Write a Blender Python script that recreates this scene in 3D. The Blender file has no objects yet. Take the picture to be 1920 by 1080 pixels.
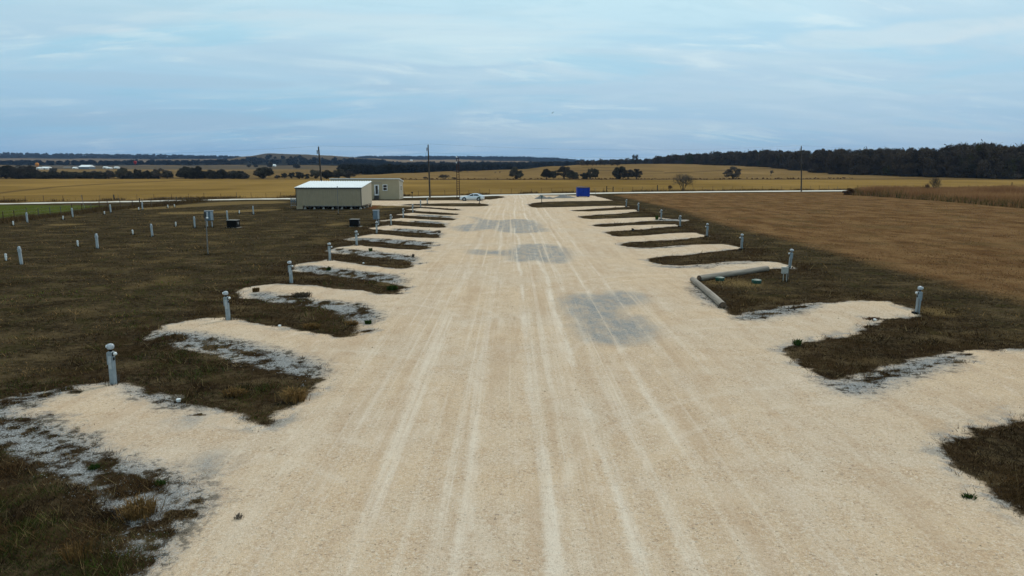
import bpy, math, random
import numpy as np
from mathutils import Vector, Matrix

# ---------------------------------------------------------------- camera, sky, sun, exposure
R = math.radians
scene = bpy.context.scene
COL = scene.collection
F, CX, CY, YH, H = 1300.0, 960.0, 540.0, 315.0, 6.5      # focal length and horizon of the 1920x1080 photograph, eye height
PITCH = math.atan((CY - YH) / F)
cam_d = bpy.data.cameras.new('camera')
cam = bpy.data.objects.new('camera', cam_d)
COL.objects.link(cam)
cam_d.sensor_width = 36.0
cam_d.lens = 36.0 * F / 1920.0
cam_d.clip_start = 0.1
cam_d.clip_end = 30000.0
cam.location = (0, 0, H)
cam.rotation_euler = (math.pi / 2 - PITCH, 0, 0)
scene.camera = cam

SUN_EL, SUN_AZ = R(42), R(28)          # azimuth from +Y towards +X
sun_d = bpy.data.lights.new('sun', 'SUN')
sun_d.energy = 1.5
sun_d.angle = R(14)
sun_d.color = (1.0, 0.95, 0.88)
sun = bpy.data.objects.new('sun', sun_d)
COL.objects.link(sun)
sun.location = (30, 60, 80)
sd = Vector((math.sin(SUN_AZ) * math.cos(SUN_EL), math.cos(SUN_AZ) * math.cos(SUN_EL), math.sin(SUN_EL)))
sun.rotation_euler = sd.to_track_quat('Z', 'Y').to_euler()

scene.view_settings.view_transform = 'Standard'
scene.view_settings.look = 'None'
scene.view_settings.exposure = 0.12
scene.view_settings.gamma = 1.0
scene.cycles.volume_bounces = 0
scene.cycles.max_bounces = 6
scene.cycles.diffuse_bounces = 3
scene.cycles.volume_step_rate = 4.0

# ---------------------------------------------------------------- node helper
class NT:
    def __init__(s, tree):
        s.t = tree
        tree.nodes.clear()
    def n(s, typ, **kw):
        nd = s.t.nodes.new(typ)
        for k, v in kw.items():
            setattr(nd, k, v)
        return nd
    def put(s, sock, v):
        if v is None:
            return
        if isinstance(v, bpy.types.NodeSocket):
            s.t.links.new(v, sock)
        elif isinstance(v, (tuple, list)):
            if len(sock.default_value) == 4 and len(v) == 3:
                v = tuple(v) + (1.0,)
            sock.default_value = v
        else:
            sock.default_value = v
    def m(s, op, a, b=None, c=None, clamp=False):
        nd = s.n('ShaderNodeMath', operation=op, use_clamp=clamp)
        s.put(nd.inputs[0], a); s.put(nd.inputs[1], b); s.put(nd.inputs[2], c)
        return nd.outputs[0]
    def vm(s, op, a, b=None):
        nd = s.n('ShaderNodeVectorMath', operation=op)
        s.put(nd.inputs[0], a); s.put(nd.inputs[1], b)
        return nd.outputs[0]
    def mix(s, f, a, b, blend='MIX'):
        nd = s.n('ShaderNodeMix', data_type='RGBA', blend_type=blend)
        s.put(nd.inputs[0], f); s.put(nd.inputs[6], a); s.put(nd.inputs[7], b)
        return nd.outputs[2]
    def noise(s, vec, scale, detail=3.0, rough=0.5, dist=0.0):
        nd = s.n('ShaderNodeTexNoise')
        s.put(nd.inputs['Vector'], vec)
        nd.inputs['Scale'].default_value = scale
        nd.inputs['Detail'].default_value = detail
        nd.inputs['Roughness'].default_value = rough
        nd.inputs['Distortion'].default_value = dist
        return nd.outputs[0]
    def step(s, v, lo, hi):
        nd = s.n('ShaderNodeMapRange', interpolation_type='SMOOTHSTEP')
        s.put(nd.inputs[0], v); nd.inputs[1].default_value = lo; nd.inputs[2].default_value = hi
        return nd.outputs[0]
    def xyz(s, x, y, z):
        nd = s.n('ShaderNodeCombineXYZ')
        s.put(nd.inputs[0], x); s.put(nd.inputs[1], y); s.put(nd.inputs[2], z)
        return nd.outputs[0]
    def sep(s, v):
        nd = s.n('ShaderNodeSeparateXYZ'); s.put(nd.inputs[0], v)
        return nd.outputs

# ---------------------------------------------------------------- world: Nishita sky behind a broken sheet of high cloud
world = bpy.data.worlds.new('World')
scene.world = world
world.use_nodes = True
w = NT(world.node_tree)
sky = w.n('ShaderNodeTexSky', sky_type='NISHITA')
sky.sun_disc = False
sky.sun_elevation = SUN_EL
sky.sun_rotation = SUN_AZ
sky.altitude = 200
sky.dust_density = 1.5
tc = w.n('ShaderNodeTexCoord')
d = w.vm('NORMALIZE', tc.outputs['Generated'])
dx, dy, dz = w.sep(d)
den = w.m('ADD', w.m('MAXIMUM', dz, 0.0), 0.16)
px_, py_ = w.m('DIVIDE', dx, den), w.m('DIVIDE', dy, den)
plane = w.xyz(w.m('MULTIPLY', px_, 0.85), w.m('ADD', w.m('MULTIPLY', py_, 1.9), w.m('MULTIPLY', px_, -0.16)), 3.7)
warp = w.noise(plane, 0.55, 2.0, 0.5)
plane2 = w.vm('ADD', plane, w.xyz(w.m('MULTIPLY', warp, 1.2), w.m('MULTIPLY', warp, 0.9), 0.0))
n1 = w.noise(plane2, 0.62, 5.0, 0.52, 0.25)
n2 = w.noise(w.vm('ADD', plane2, (7.3, 2.1, 1.0)), 1.5, 4.0, 0.5, 0.2)
n3 = w.noise(w.vm('ADD', plane, (1.3, 9.1, 4.0)), 0.35, 3.0, 0.5)
el = w.step(dz, 0.0, 0.24)
base = w.mix(el, (0.255, 0.445, 0.655), (0.555, 0.765, 0.855))
base = w.mix(w.step(dz, 0.25, 0.9), base, (0.86, 0.90, 0.92))
grey = w.mix(w.m('MULTIPLY', w.step(n1, 0.42, 0.62), 0.85), base, w.mix(el, (0.335, 0.495, 0.665), (0.50, 0.675, 0.785)))
cloud = w.mix(w.m('MULTIPLY', w.step(n2, 0.46, 0.72), 0.55), grey, w.mix(el, (0.44, 0.585, 0.715), (0.665, 0.80, 0.845)))
n4 = w.noise(w.vm('ADD', plane2, (2.9, 5.5, 8.0)), 1.1, 5.0, 0.6, 0.4)
gap = w.m('MULTIPLY', w.step(n4, 0.52, 0.68), 0.65)
cloud = w.mix(gap, cloud, w.mix(el, (0.23, 0.47, 0.68), (0.40, 0.69, 0.825)))
# named features of this sky, each a soft patch of cloud or of open blue at its own bearing
def patch(az, ev, waz, wev, jit=1.0):
    a = w.m('ADD', w.m('ARCTAN2', dx, dy), -az)
    e = w.m('ADD', w.m('ARCSINE', dz), -ev)
    q = w.m('ADD', w.m('POWER', w.m('DIVIDE', a, waz), 2.0), w.m('POWER', w.m('DIVIDE', e, wev), 2.0))
    q = w.m('ADD', q, w.m('MULTIPLY', w.m('SUBTRACT', n2, 0.5), jit * 6))
    return w.step(q, 1.3, 0.0)
def bear(px, py):
    return math.atan((px - CX) / F), math.atan((YH - py) / F)
for (px, py, wx, wy, col, am) in [
        (1380, 100, 330, 24, (0.38, 0.62, 0.78), 0.6), (1010, 192, 130, 9, (0.28, 0.53, 0.72), 0.55),
        (1740, 108, 260, 16, (0.78, 0.80, 0.78), 0.35), (320, 106, 90, 12, (0.76, 0.82, 0.83), 0.55),
        (365, 99, 40, 5, (0.33, 0.57, 0.76), 0.6), (1150, 246, 300, 14, (0.46, 0.59, 0.70), 0.5),
        (500, 175, 330, 12, (0.39, 0.54, 0.68), 0.5), (300, 240, 500, 16, (0.29, 0.45, 0.62), 0.5),
        (700, 70, 420, 20, (0.66, 0.77, 0.81), 0.45), (960, 110, 260, 22, (0.64, 0.80, 0.85), 0.45),
        (1500, 190, 500, 12, (0.45, 0.60, 0.72), 0.4)]:
    az, ev = bear(px, py)
    cloud = w.mix(w.m('MULTIPLY', patch(az, ev, wx / F, wy / F), am), cloud, col)
n5 = w.noise(w.vm('ADD', plane2, (4.4, 1.9, 2.0)), 3.6, 5.0, 0.62, 0.3)
n6 = w.noise(w.vm('ADD', plane2, (8.4, 3.9, 6.0)), 0.9, 4.0, 0.6, 0.5)
cloud = w.mix(w.m('MULTIPLY', w.m('MULTIPLY', w.step(n5, 0.50, 0.70), w.step(n6, 0.42, 0.60)), 0.55), cloud, w.mix(el, (0.52, 0.65, 0.74), (0.76, 0.86, 0.875)))
cloud = w.mix(w.m('MULTIPLY', w.step(n5, 0.50, 0.34), 0.30), cloud, w.mix(el, (0.26, 0.45, 0.62), (0.42, 0.65, 0.765)))
scaled = w.vm('MULTIPLY', cloud, (9.5, 9.9, 9.8))
out = w.mix(0.90, sky.outputs[0], scaled)
bg = w.n('ShaderNodeBackground')
w.put(bg.inputs[0], out)
bg.inputs[1].default_value = 0.10
wo = w.n('ShaderNodeOutputWorld')
w.t.links.new(bg.outputs[0], wo.inputs[0])

# ---------------------------------------------------------------- photograph pixels <-> places in the world
CP, SP = math.cos(PITCH), math.sin(PITCH)
def ray(px, py):
    a, b = (px - CX) / F, (CY - py) / F
    return a, CP + b * SP, -SP + b * CP
def G(px, py, z=0.0):
    a, b, c = ray(px, py)
    t = (z - H) / min(c, -1e-4)
    return a * t, b * t
def P(px, py, Y):
    a, b, c = ray(px, py)
    t = Y / b
    return a * t, H + c * t
def poly(pts, smooth=1):
    q = np.array([G(*p) for p in pts])
    for _ in range(smooth):
        nx = np.roll(q, -1, 0)
        q = np.stack([q * 0.75 + nx * 0.25, q * 0.25 + nx * 0.75], 1).reshape(-1, 2)
    return q

def hash2(i, j, s):
    v = np.sin(i * 127.1 + j * 311.7 + s * 74.7) * 43758.5453
    return v - np.floor(v)
def vnoise(x, y, s=0):
    i, j = np.floor(x), np.floor(y)
    f, g = x - i, y - j
    f, g = f * f * (3 - 2 * f), g * g * (3 - 2 * g)
    a, b = hash2(i, j, s), hash2(i + 1, j, s)
    c, e = hash2(i, j + 1, s), hash2(i + 1, j + 1, s)
    return (a * (1 - f) + b * f) * (1 - g) + (c * (1 - f) + e * f) * g
def fbm(x, y, s=0, o=4):
    r, a, t = 0.0, 0.5, 0.0
    for k in range(o):
        r = r + a * vnoise(x, y, s + k); t += a
        x, y, a = x * 2.03 + 11.3, y * 2.03 + 5.7, a * 0.5
    return r / t
def sstep(v, lo, hi):
    t = np.clip((v - lo) / (hi - lo), 0, 1)
    return t * t * (3 - 2 * t)

def sdf(q, X, Y, far):
    """signed distance to polygon q, positive inside, clamped to -far outside its neighbourhood"""
    r = np.full(X.shape, -far)
    sel = (X > q[:, 0].min() - far) & (X < q[:, 0].max() + far) & (Y > q[:, 1].min() - far) & (Y < q[:, 1].max() + far)
    x, y = X[sel], Y[sel]
    if x.size == 0:
        return r
    d2 = np.full(x.shape, 1e18)
    ins = np.zeros(x.shape, bool)
    n = len(q)
    for k in range(n):
        x0, y0 = q[k]; x1, y1 = q[(k + 1) % n]
        ex, ey = x1 - x0, y1 - y0
        t = np.clip(((x - x0) * ex + (y - y0) * ey) / (ex * ex + ey * ey + 1e-12), 0, 1)
        d2 = np.minimum(d2, (x - x0 - t * ex) ** 2 + (y - y0 - t * ey) ** 2)
        if y0 != y1:
            c = (y0 > y) != (y1 > y)
            ins ^= c & (x < (x1 - x0) * (y - y0) / (y1 - y0) + x0)
    d = np.sqrt(d2)
    r[sel] = np.maximum(np.where(ins, d, -d), -far)
    return r

# ---------------------------------------------------------------- the plan of the place (outlines read off the photograph, laid out on the ground)
LOT = poly([(-900, 1500), (-700, 900), (-200, 800), (0, 748), (130, 722), (214, 717), (225, 690), (268, 634), (298, 612), (345, 602), (428, 598),
    (440, 570), (455, 546), (480, 536), (546, 529), (548, 512), (553, 496), (600, 490), (620, 487), (622, 475), (610, 470),
    (630, 464), (669, 459), (671, 452), (641, 449), (665, 445), (706, 438), (708, 431), (691, 428), (733, 422), (735, 416),
    (712, 414), (757, 408.3), (758, 403.5), (742, 402.5), (775, 398.7), (777, 394), (762, 393.2), (790, 389.5), (792, 387),
    (740, 386), (694, 384.5), (680, 384), (680, 376.5), (760, 376.3), (860, 375.8), (905, 374.6), (948, 370), (934, 367.4), (915, 366), (1000, 363.2),
    (1012, 366.5), (1112, 366.8), (1130, 371), (1148, 375.5), (1160, 384), (1178, 387.5), (1184, 391), (1198, 395.5), (1203, 400),
    (1210, 407), (1240, 408.3), (1262, 411), (1296, 412.5), (1277, 416), (1262, 418), (1275, 424), (1278, 428), (1300, 436), (1328, 442),
    (1331, 447), (1345, 457), (1393, 465), (1396, 470), (1384, 487), (1415, 489.5), (1452, 491.5), (1485, 499), (1488, 503), (1500, 540),
    (1560, 566), (1613, 564), (1663, 566), (1722, 585), (1726, 592), (1770, 655), (1813, 660.5), (1880, 657.5), (1920, 656), (2400, 655), (2600, 760), (2900, 1500)], 0)
ISL = [
    # left row, near to far
    [(-600, 870), (-200, 850), (0, 838), (60, 872), (130, 908), (170, 930), (214, 958), (226, 985), (228, 1010), (215, 1040), (260, 1038), (318, 1040), (312, 1056), (270, 1075), (200, 1130), (-600, 1300)],
    [(60, 600), (225, 640), (285, 638), (330, 648), (380, 660), (440, 676), (500, 690), (560, 701), (578, 718), (576, 742), (552, 762), (532, 770), (520, 795), (500, 803), (478, 800), (440, 788), (420, 778), (370, 770), (310, 762), (300, 752), (335, 745), (300, 738), (262, 728), (232, 716), (60, 716)],
    [(330, 560), (440, 560), (470, 560), (525, 567), (560, 572), (600, 580), (640, 588), (662, 598), (690, 609), (677, 617), (665, 627), (648, 632), (615, 630), (570, 623), (520, 614), (485, 606), (432, 599), (330, 590)],
    [(470, 505), (555, 508), (600, 513), (650, 520), (687, 525), (735, 531), (764, 537.5), (750, 547), (720, 553), (682, 547), (625, 541), (590, 537), (548, 534), (470, 528)],
    [(580, 472), (622, 473), (637, 475), (687, 480), (725, 484.5), (777, 490), (780, 496), (772, 501.5), (750, 504), (715, 501), (680, 496), (650, 492), (622, 487), (580, 484)],
    [(640, 450), (675, 451), (712, 454), (762, 458), (800, 461), (806, 465), (795, 469.5), (750, 468), (700, 462.5), (671, 459), (640, 457)],
    [(690, 429), (725, 432), (775, 436), (822, 439.5), (829, 443), (822, 447), (775, 445), (710, 439), (690, 437)],
    [(722, 413), (737, 414), (775, 416.5), (830, 419.5), (839, 423.5), (832, 428), (787, 426), (737, 422), (722, 421)],
    [(748, 403.5), (757, 404), (800, 406), (845, 408.5), (857, 411), (847, 414), (800, 412), (757, 409), (748, 408.3)],
    [(766, 394.8), (775, 395.5), (825, 398), (862, 401), (857, 404), (812, 402), (775, 399), (766, 398.6)],
    [(784, 387.5), (790, 388), (825, 390), (867, 392.7), (865, 395.2), (825, 393), (790, 390.3), (784, 390)],
    [(735, 384.5), (800, 381.8), (850, 381), (900, 381.2), (919, 384), (914, 387.2), (850, 387.4), (800, 386.2)],
    [(906, 368.5), (930, 367.6), (948, 368.5), (938, 372), (910, 375)],
    # right row, near to far
    [(1774, 850), (1800, 826), (1850, 802), (1920, 779), (2100, 740), (2400, 735), (2400, 1250), (2060, 1050), (1920, 975), (1890, 960), (1842, 930), (1834, 905), (1782, 880)],
    [(1462, 653), (1493, 647), (1547, 637), (1613, 620), (1673, 601), (1713, 593), (1770, 590), (1880, 600), (1880, 657), (1780, 663), (1727, 671), (1680, 681), (1640, 697), (1597, 711), (1567, 716), (1533, 707), (1513, 690), (1493, 672)],
    [(1302, 524), (1330, 550), (1364, 577), (1362, 586), (1382, 593), (1409, 583), (1480, 575), (1563, 568), (1600, 565), (1600, 520), (1487, 503), (1440, 505), (1380, 513), (1312, 524)],
    [(1206, 485), (1240, 480.5), (1290, 478), (1335, 474), (1365, 468), (1400, 467), (1440, 480), (1400, 489), (1372, 489), (1327, 494), (1290, 498), (1252, 499), (1225, 494)],
    [(1157, 457.5), (1190, 454), (1230, 451), (1277, 449), (1315, 444), (1335, 442), (1370, 450), (1385, 459), (1340, 458), (1290, 460), (1240, 464), (1182, 464.5)],
    [(1130, 435.5), (1165, 432.7), (1215, 429.7), (1257, 425), (1280, 424), (1320, 432), (1322, 438), (1290, 436), (1240, 439), (1190, 442.5), (1152, 444)],
    [(1106, 421.3), (1140, 419.7), (1190, 416.2), (1227, 414), (1262, 414), (1290, 415), (1275, 421), (1215, 421), (1165, 424), (1122, 425.7)],
    [(1082, 406), (1115, 402.7), (1165, 400), (1197, 396), (1230, 398), (1245, 407), (1190, 408.2), (1140, 410), (1097, 411)],
    [(1066, 395), (1090, 393.2), (1140, 390.3), (1174, 388), (1195, 388), (1200, 392.5), (1180, 393), (1140, 395), (1090, 396.7)],
    [(987, 384), (1000, 381), (1012, 379), (1050, 377.3), (1100, 377), (1146, 376), (1180, 377), (1190, 385), (1170, 386.2), (1125, 386.2), (1075, 388), (1025, 389.2), (1000, 390)],
]
ISL = [poly(p) for p in ISL]
PALE = [
    [(-300, 800), (0, 745), (60, 733), (140, 722), (150, 735), (90, 752), (20, 775), (100, 795), (170, 828), (225, 858), (310, 885), (395, 928), (380, 960), (330, 1000), (310, 1060), (200, 1120), (-300, 1100)],
    [(215, 718), (262, 728), (330, 742), (372, 752), (350, 772), (290, 762), (250, 745)],
    [(262, 634), (300, 622), (370, 625), (440, 640), (500, 655), (560, 668), (612, 690), (604, 708), (575, 728), (540, 715), (470, 695), (400, 670), (320, 650)],
    [(462, 550), (482, 549), (512, 552), (550, 559), (585, 564), (650, 570), (695, 580), (714, 591), (707, 602), (690, 612), (650, 600), (600, 585), (525, 570), (470, 562)],
    [(545, 500), (585, 499), (625, 504.5), (675, 509.5), (732, 516.5), (757, 524), (752, 533), (700, 530), (640, 521), (560, 511)],
    [(610, 468), (622, 466), (650, 469.5), (687, 472), (725, 475.5), (770, 481.5), (786, 487), (782, 494), (725, 487), (660, 479)],
    [(640, 449), (655, 447), (675, 447), (725, 449.5), (775, 452.5), (813, 457), (806, 464), (762, 460), (712, 456)],
    [(735, 430), (775, 431), (826, 436), (830, 443), (775, 438), (735, 434)],
    [(760, 415), (800, 415), (838, 419), (838, 423), (790, 418.5)],
    [(770, 402.5), (840, 405.5), (856, 409), (800, 406.5)],
    [(1565, 715), (1600, 708), (1640, 695), (1680, 679), (1727, 669), (1780, 662), (1815, 664), (1800, 684), (1747, 701), (1697, 718), (1630, 743), (1597, 747), (1562, 737), (1535, 712)],
    [(1380, 591), (1409, 581), (1470, 574), (1530, 570), (1542, 575), (1513, 584), (1447, 603), (1397, 604), (1372, 596)],
    [(1318, 505), (1340, 498), (1380, 492), (1435, 490), (1420, 494), (1370, 497), (1335, 502)],
    [(1298, 528), (1330, 556), (1352, 578), (1340, 578), (1310, 560), (1300, 545)],
    [(1225, 411), (1262, 411), (1298, 412.5), (1270, 415), (1230, 413.5)],
    [(1160, 464), (1200, 465), (1260, 463), (1300, 461), (1260, 466), (1190, 468)],
    [(1210, 498), (1250, 500), (1300, 499), (1370, 492), (1310, 503), (1250, 505)],
]
PALE = [poly(p) for p in PALE]
PATCH = [[(640 + x / 3.0, 380 + y / 3.0) for x, y in p] for p in [
    [(700, 80), (760, 85), (820, 100), (900, 105), (960, 95), (1040, 98), (1090, 110), (1110, 125), (1150, 150), (1160, 165), (1100, 172), (980, 178), (880, 165), (840, 150), (760, 165), (680, 168), (625, 158), (640, 135), (700, 125), (780, 120), (760, 98)],
    [(700, 275), (760, 265), (860, 275), (950, 270), (1020, 240), (1130, 235), (1230, 250), (1285, 270), (1280, 310), (1260, 345), (1190, 350), (1110, 325), (980, 340), (940, 310), (860, 300), (760, 300), (710, 292)],
    [(1215, 560), (1260, 535), (1350, 525), (1480, 535), (1540, 505), (1650, 515), (1710, 545), (1690, 580), (1600, 590), (1560, 620), (1610, 655), (1680, 640), (1745, 690), (1755, 750), (1700, 800), (1600, 820), (1480, 810), (1380, 790), (1330, 730), (1290, 700), (1340, 690), (1290, 650), (1260, 610)]]] + [
    [(380, 868), (400, 864), (412, 876), (395, 886), (376, 884)], [(335, 792), (362, 786), (378, 790), (360, 798)]]
PATCH = [poly(p) for p in PATCH]
BLOB = [(43, 797, 45, 10), (65, 782, 12, 4), (98, 785, 13, 4), (60, 812, 25, 8), (100, 823, 18, 6), (143, 813, 8, 4), (162, 822, 11, 4), (140, 837, 12, 5), (177, 842, 9, 4),
    (160, 848, 16, 5), (80, 852, 14, 4), (107, 843, 8, 3), (197, 857, 10, 5), (117, 872, 27, 7), (167, 857, 15, 5), (170, 875, 16, 8), (197, 873, 20, 8), (233, 905, 33, 11),
    (267, 917, 28, 10), (313, 928, 30, 10), (353, 913, 22, 5), (227, 927, 28, 10), (168, 922, 9, 4), (193, 955, 15, 5), (337, 967, 30, 6), (293, 990, 18, 5), (310, 1007, 14, 5),
    (330, 950, 8, 3), (10, 800, 20, 8), (125, 855, 7, 3), (210, 895, 10, 3), (240, 948, 14, 4), (262, 1000, 7, 3), (255, 965, 8, 3), (90, 835, 9, 3), (50, 835, 16, 5), (20, 822, 22, 6),
    (90, 747, 28, 5), (147, 738, 12, 4), (20, 757, 25, 8), (160, 728, 10, 2), (37, 742, 9, 3), (123, 732, 12, 3), (60, 770, 9, 3),
    (397, 655, 35, 9), (477, 668, 38, 9), (490, 680, 24, 5), (520, 692, 14, 6), (557, 708, 28, 9), (597, 692, 13, 4), (333, 635, 38, 10), (577, 717, 20, 4), (280, 738, 16, 7), (417, 665, 8, 2),
    (443, 660, 9, 3), (375, 778, 12, 3), (290, 648, 20, 6), (545, 683, 10, 3),
    (669, 573, 6, 2), (677, 584, 17, 6), (677, 592, 14, 7), (704, 600, 7, 3), (686, 622, 8, 3), (575, 567, 20, 5), (607, 570, 17, 5), (637, 572, 12, 3), (540, 560, 15, 4),
    (607, 507, 14, 4), (662, 511, 8, 2), (685, 512, 9, 2), (695, 519, 12, 3), (717, 517, 10, 2), (732, 525, 10, 2), (580, 501, 8, 2), (620, 505, 8, 2), (645, 510, 9, 2), (650, 516, 12, 3),
    (746, 552, 7, 2), (758, 516, 5, 1),
    (640, 469, 9, 2), (662, 471, 12, 2), (700, 472, 9, 2), (725, 479, 15, 2), (760, 482, 14, 2), (790, 495, 6, 1.5), (809, 473, 5, 1), (727, 451, 12, 1.5), (770, 453, 12, 1.5), (805, 457, 12, 2),
    (824, 461, 4, 1), (822, 435, 6, 2), (790, 434, 9, 1.2), (750, 431.5, 9, 1), (820, 417.5, 6, 1), (780, 416, 7, 1), (825, 406.5, 8, 0.8),
    (1430, 592, 12, 2), (1480, 585, 6, 1.5), (1520, 577, 8, 1.5), (1797, 682, 14, 3), (1807, 665, 14, 2), (1633, 598, 8, 1.6), (1338, 577, 5, 1.5), (1270, 505, 5, 1)]
_r = random.Random(5)
def blob_poly(cx, cy, rx, ry):
    pts = []
    for k in range(9):
        a = 2 * math.pi * k / 9
        s = _r.uniform(0.6, 1.15)
        pts.append((cx + rx * s * math.cos(a), cy + ry * s * math.sin(a)))
    return poly(pts)
BLOB = [blob_poly(*b) for b in BLOB]
ROADC = [(-1500, 418), (-600, 397), (-200, 387.5), (0, 382), (160, 379.3), (330, 376), (480, 373.2), (620, 371.6), (780, 369.3), (860, 367.8), (910, 366.3), (1000, 364.2), (1100, 362.3), (1200, 360.6), (1300, 359.5), (1400, 358.6), (1580, 357.2), (1920, 355.2), (2600, 352)]
ROAD = poly([(x, y - (0.85 if x < 500 else 1.2)) for x, y in ROADC] + [(x, y + (0.85 if x < 500 else 1.3)) for x, y in ROADC[::-1]], 0)
RC = np.array([G(*p) for p in ROADC])
BROWN = poly([(1150, 365.2), (1175, 371), (1200, 376.6), (1237, 385), (1275, 394), (1331, 413), (1387, 428.5), (1481, 451), (1580, 477), (1680, 507), (1780, 530), (1920, 566), (2600, 760), (3400, 700), (2400, 360), (1920, 358.2), (1580, 360), (1300, 362), (1200, 363.2)], 0)
TALL = poly([(1588, 363.5), (1600, 366.5), (1640, 368), (1700, 372.5), (1760, 377), (1840, 384), (1920, 391), (2300, 420), (2500, 400), (2300, 357.5), (1920, 358), (1640, 359.5), (1600, 361)], 0)
GREEN = poly([(-300, 386), (0, 384.6), (195, 385), (215, 389), (190, 394), (140, 399), (60, 404), (0, 409), (-300, 430)])
STRAW = [poly(p) for p in [[(290, 399), (330, 397.5), (400, 396.5), (470, 392.5), (530, 391.5), (520, 395), (430, 399), (350, 402), (300, 402)], [(230, 391), (300, 388), (380, 381), (420, 378), (540, 376.5), (540, 381), (430, 384), (330, 390), (260, 394)],
    [(600, 422), (640, 418), (650, 420), (625, 424)], [(1725, 575), (1770, 580), (1790, 592), (1740, 588)], [(80, 421), (150, 419), (160, 421), (100, 424)], [(690, 385), (740, 384.5), (800, 386), (740, 389), (690, 391)],
    [(1315, 524), (1340, 520), (1380, 524), (1440, 535), (1400, 538), (1340, 534)]]]
REDS = [poly([(693, 387), (712, 386), (706, 390), (694, 393)])]

# rolling land beyond the flat: for each bearing, (distance, row of the photograph it reaches)
TERR = {
    -400: [(400, 335.8), (600, 326), (1000, 317), (1600, 310), (2000, 307.5), (2600, 303.5), (3200, 297), (3600, 292.5), (4000, 290), (4600, 296), (9000, 306)],
    0: [(400, 335.8), (600, 326), (1000, 317), (1600, 310), (2000, 307.5), (2600, 303.5), (3200, 297), (3600, 292.5), (4000, 290), (4600, 296), (9000, 306)],
    300: [(400, 335.8), (600, 326), (1000, 317), (1600, 310), (2000, 307), (2600, 303), (3200, 299.5), (3600, 295.5), (4000, 293.3), (4600, 297), (9000, 306)],
    420: [(400, 335.8), (600, 326), (1000, 317), (1600, 310), (2000, 306.5), (2400, 301.5), (3200, 298.5), (4000, 295.5), (5000, 300), (9000, 306)],
    470: [(400, 335.8), (600, 326), (1000, 317), (1600, 310), (1900, 305), (2300, 294.5), (2500, 294), (3000, 299), (4000, 298), (5000, 300), (9000, 306)],
    515: [(400, 335.8), (600, 326), (1000, 317), (1600, 310), (1900, 304), (2300, 287.5), (2500, 288), (3000, 297), (4000, 300), (9000, 306)],
    560: [(400, 335.8), (600, 326), (1000, 317), (1600, 310), (1900, 304), (2300, 289.8), (2500, 290), (3000, 297), (4000, 300), (9000, 306)],
    640: [(400, 336), (520, 332), (1000, 319), (1600, 310.5), (1900, 304.5), (2400, 293), (2600, 293.5), (3000, 299), (4000, 300), (9000, 306)],
    700: [(390, 337), (520, 327.5), (640, 327.5), (1000, 320), (1600, 310.5), (2000, 305), (2400, 296.5), (2700, 298), (4400, 297.5), (5000, 295.5), (6500, 301), (9000, 306)],
    760: [(384, 337.5), (540, 324.5), (700, 325), (1000, 320), (2000, 308.5), (2800, 302.5), (4000, 300), (5000, 296), (6500, 301), (9000, 306)],
    860: [(384, 337.5), (600, 320.5), (760, 322), (1000, 319), (2000, 308.5), (2800, 302.5), (4000, 299.5), (5000, 296), (6500, 301), (9000, 306)],
    960: [(384, 337.5), (640, 318), (800, 320.5), (1000, 318.5), (2000, 308.5), (2800, 303.5), (4000, 300), (5000, 297), (6500, 302), (9000, 307)],
    1040: [(384, 337.5), (700, 311.5), (900, 315), (2000, 308.5), (3000, 304.5), (5000, 299.5), (6500, 303), (9000, 307)],
    1090: [(384, 337.5), (740, 309), (1000, 311), (2000, 308.5), (3000, 306.5), (5000, 303.5), (9000, 307)],
    1200: [(384, 337.5), (800, 307.5), (1100, 307.5), (1500, 309.5), (5000, 306), (9000, 309)],
    1300: [(384, 337.5), (850, 307.8), (1000, 306), (1400, 309), (5000, 306), (9000, 309)],
    1400: [(384, 337), (700, 311.5), (1000, 305), (1400, 308), (5000, 306), (9000, 309)],
    1560: [(380, 336.7), (480, 326), (700, 313), (1000, 304), (1400, 307), (5000, 306), (9000, 309)],
    1700: [(370, 336.8), (420, 330.8), (600, 315), (900, 300), (1400, 305), (5000, 306), (9000, 309)],
    1900: [(350, 338), (380, 335.6), (520, 318), (800, 297), (1400, 303), (5000, 306), (9000, 309)],
    2300: [(350, 338), (380, 335.6), (520, 318), (800, 297), (1400, 303), (5000, 306), (9000, 309)]}
TU = np.array([(k - CX) / F for k in sorted(TERR)])
def _col(px):
    ys, zs = [-1e4, 240.0], [0.0, 0.0]
    for (Y, py) in TERR[px]:
        ys.append(Y); zs.append(P(px, py, Y)[1])
    return np.array(ys), np.array(zs)
TCOL = [_col(k) for k in sorted(TERR)]
def terrain(X, Y):
    Yc = np.maximum(Y, 1.0)
    u = np.clip(X / Yc, TU[0], TU[-1])
    i = np.clip(np.searchsorted(TU, u) - 1, 0, len(TU) - 2)
    t = (u - TU[i]) / (TU[i + 1] - TU[i])
    t = t * t * (3 - 2 * t)
    z = np.zeros(X.shape)
    flat = Y <= 240
    for k, (ys, zs) in enumerate(TCOL):
        wgt = np.where(i == k, 1 - t, 0) + np.where(i == k - 1, t, 0)
        use = (wgt > 0) & ~flat
        if use.any():
            z[use] += wgt[use] * np.interp(Y[use], ys, zs)
    far = sstep(Y, 420, 1500)
    return z + far * (fbm(X / 90, Y / 120, 40, 3) - 0.5) * 4.0 * np.clip(Y / 1500, 0, 2.0)

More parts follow.
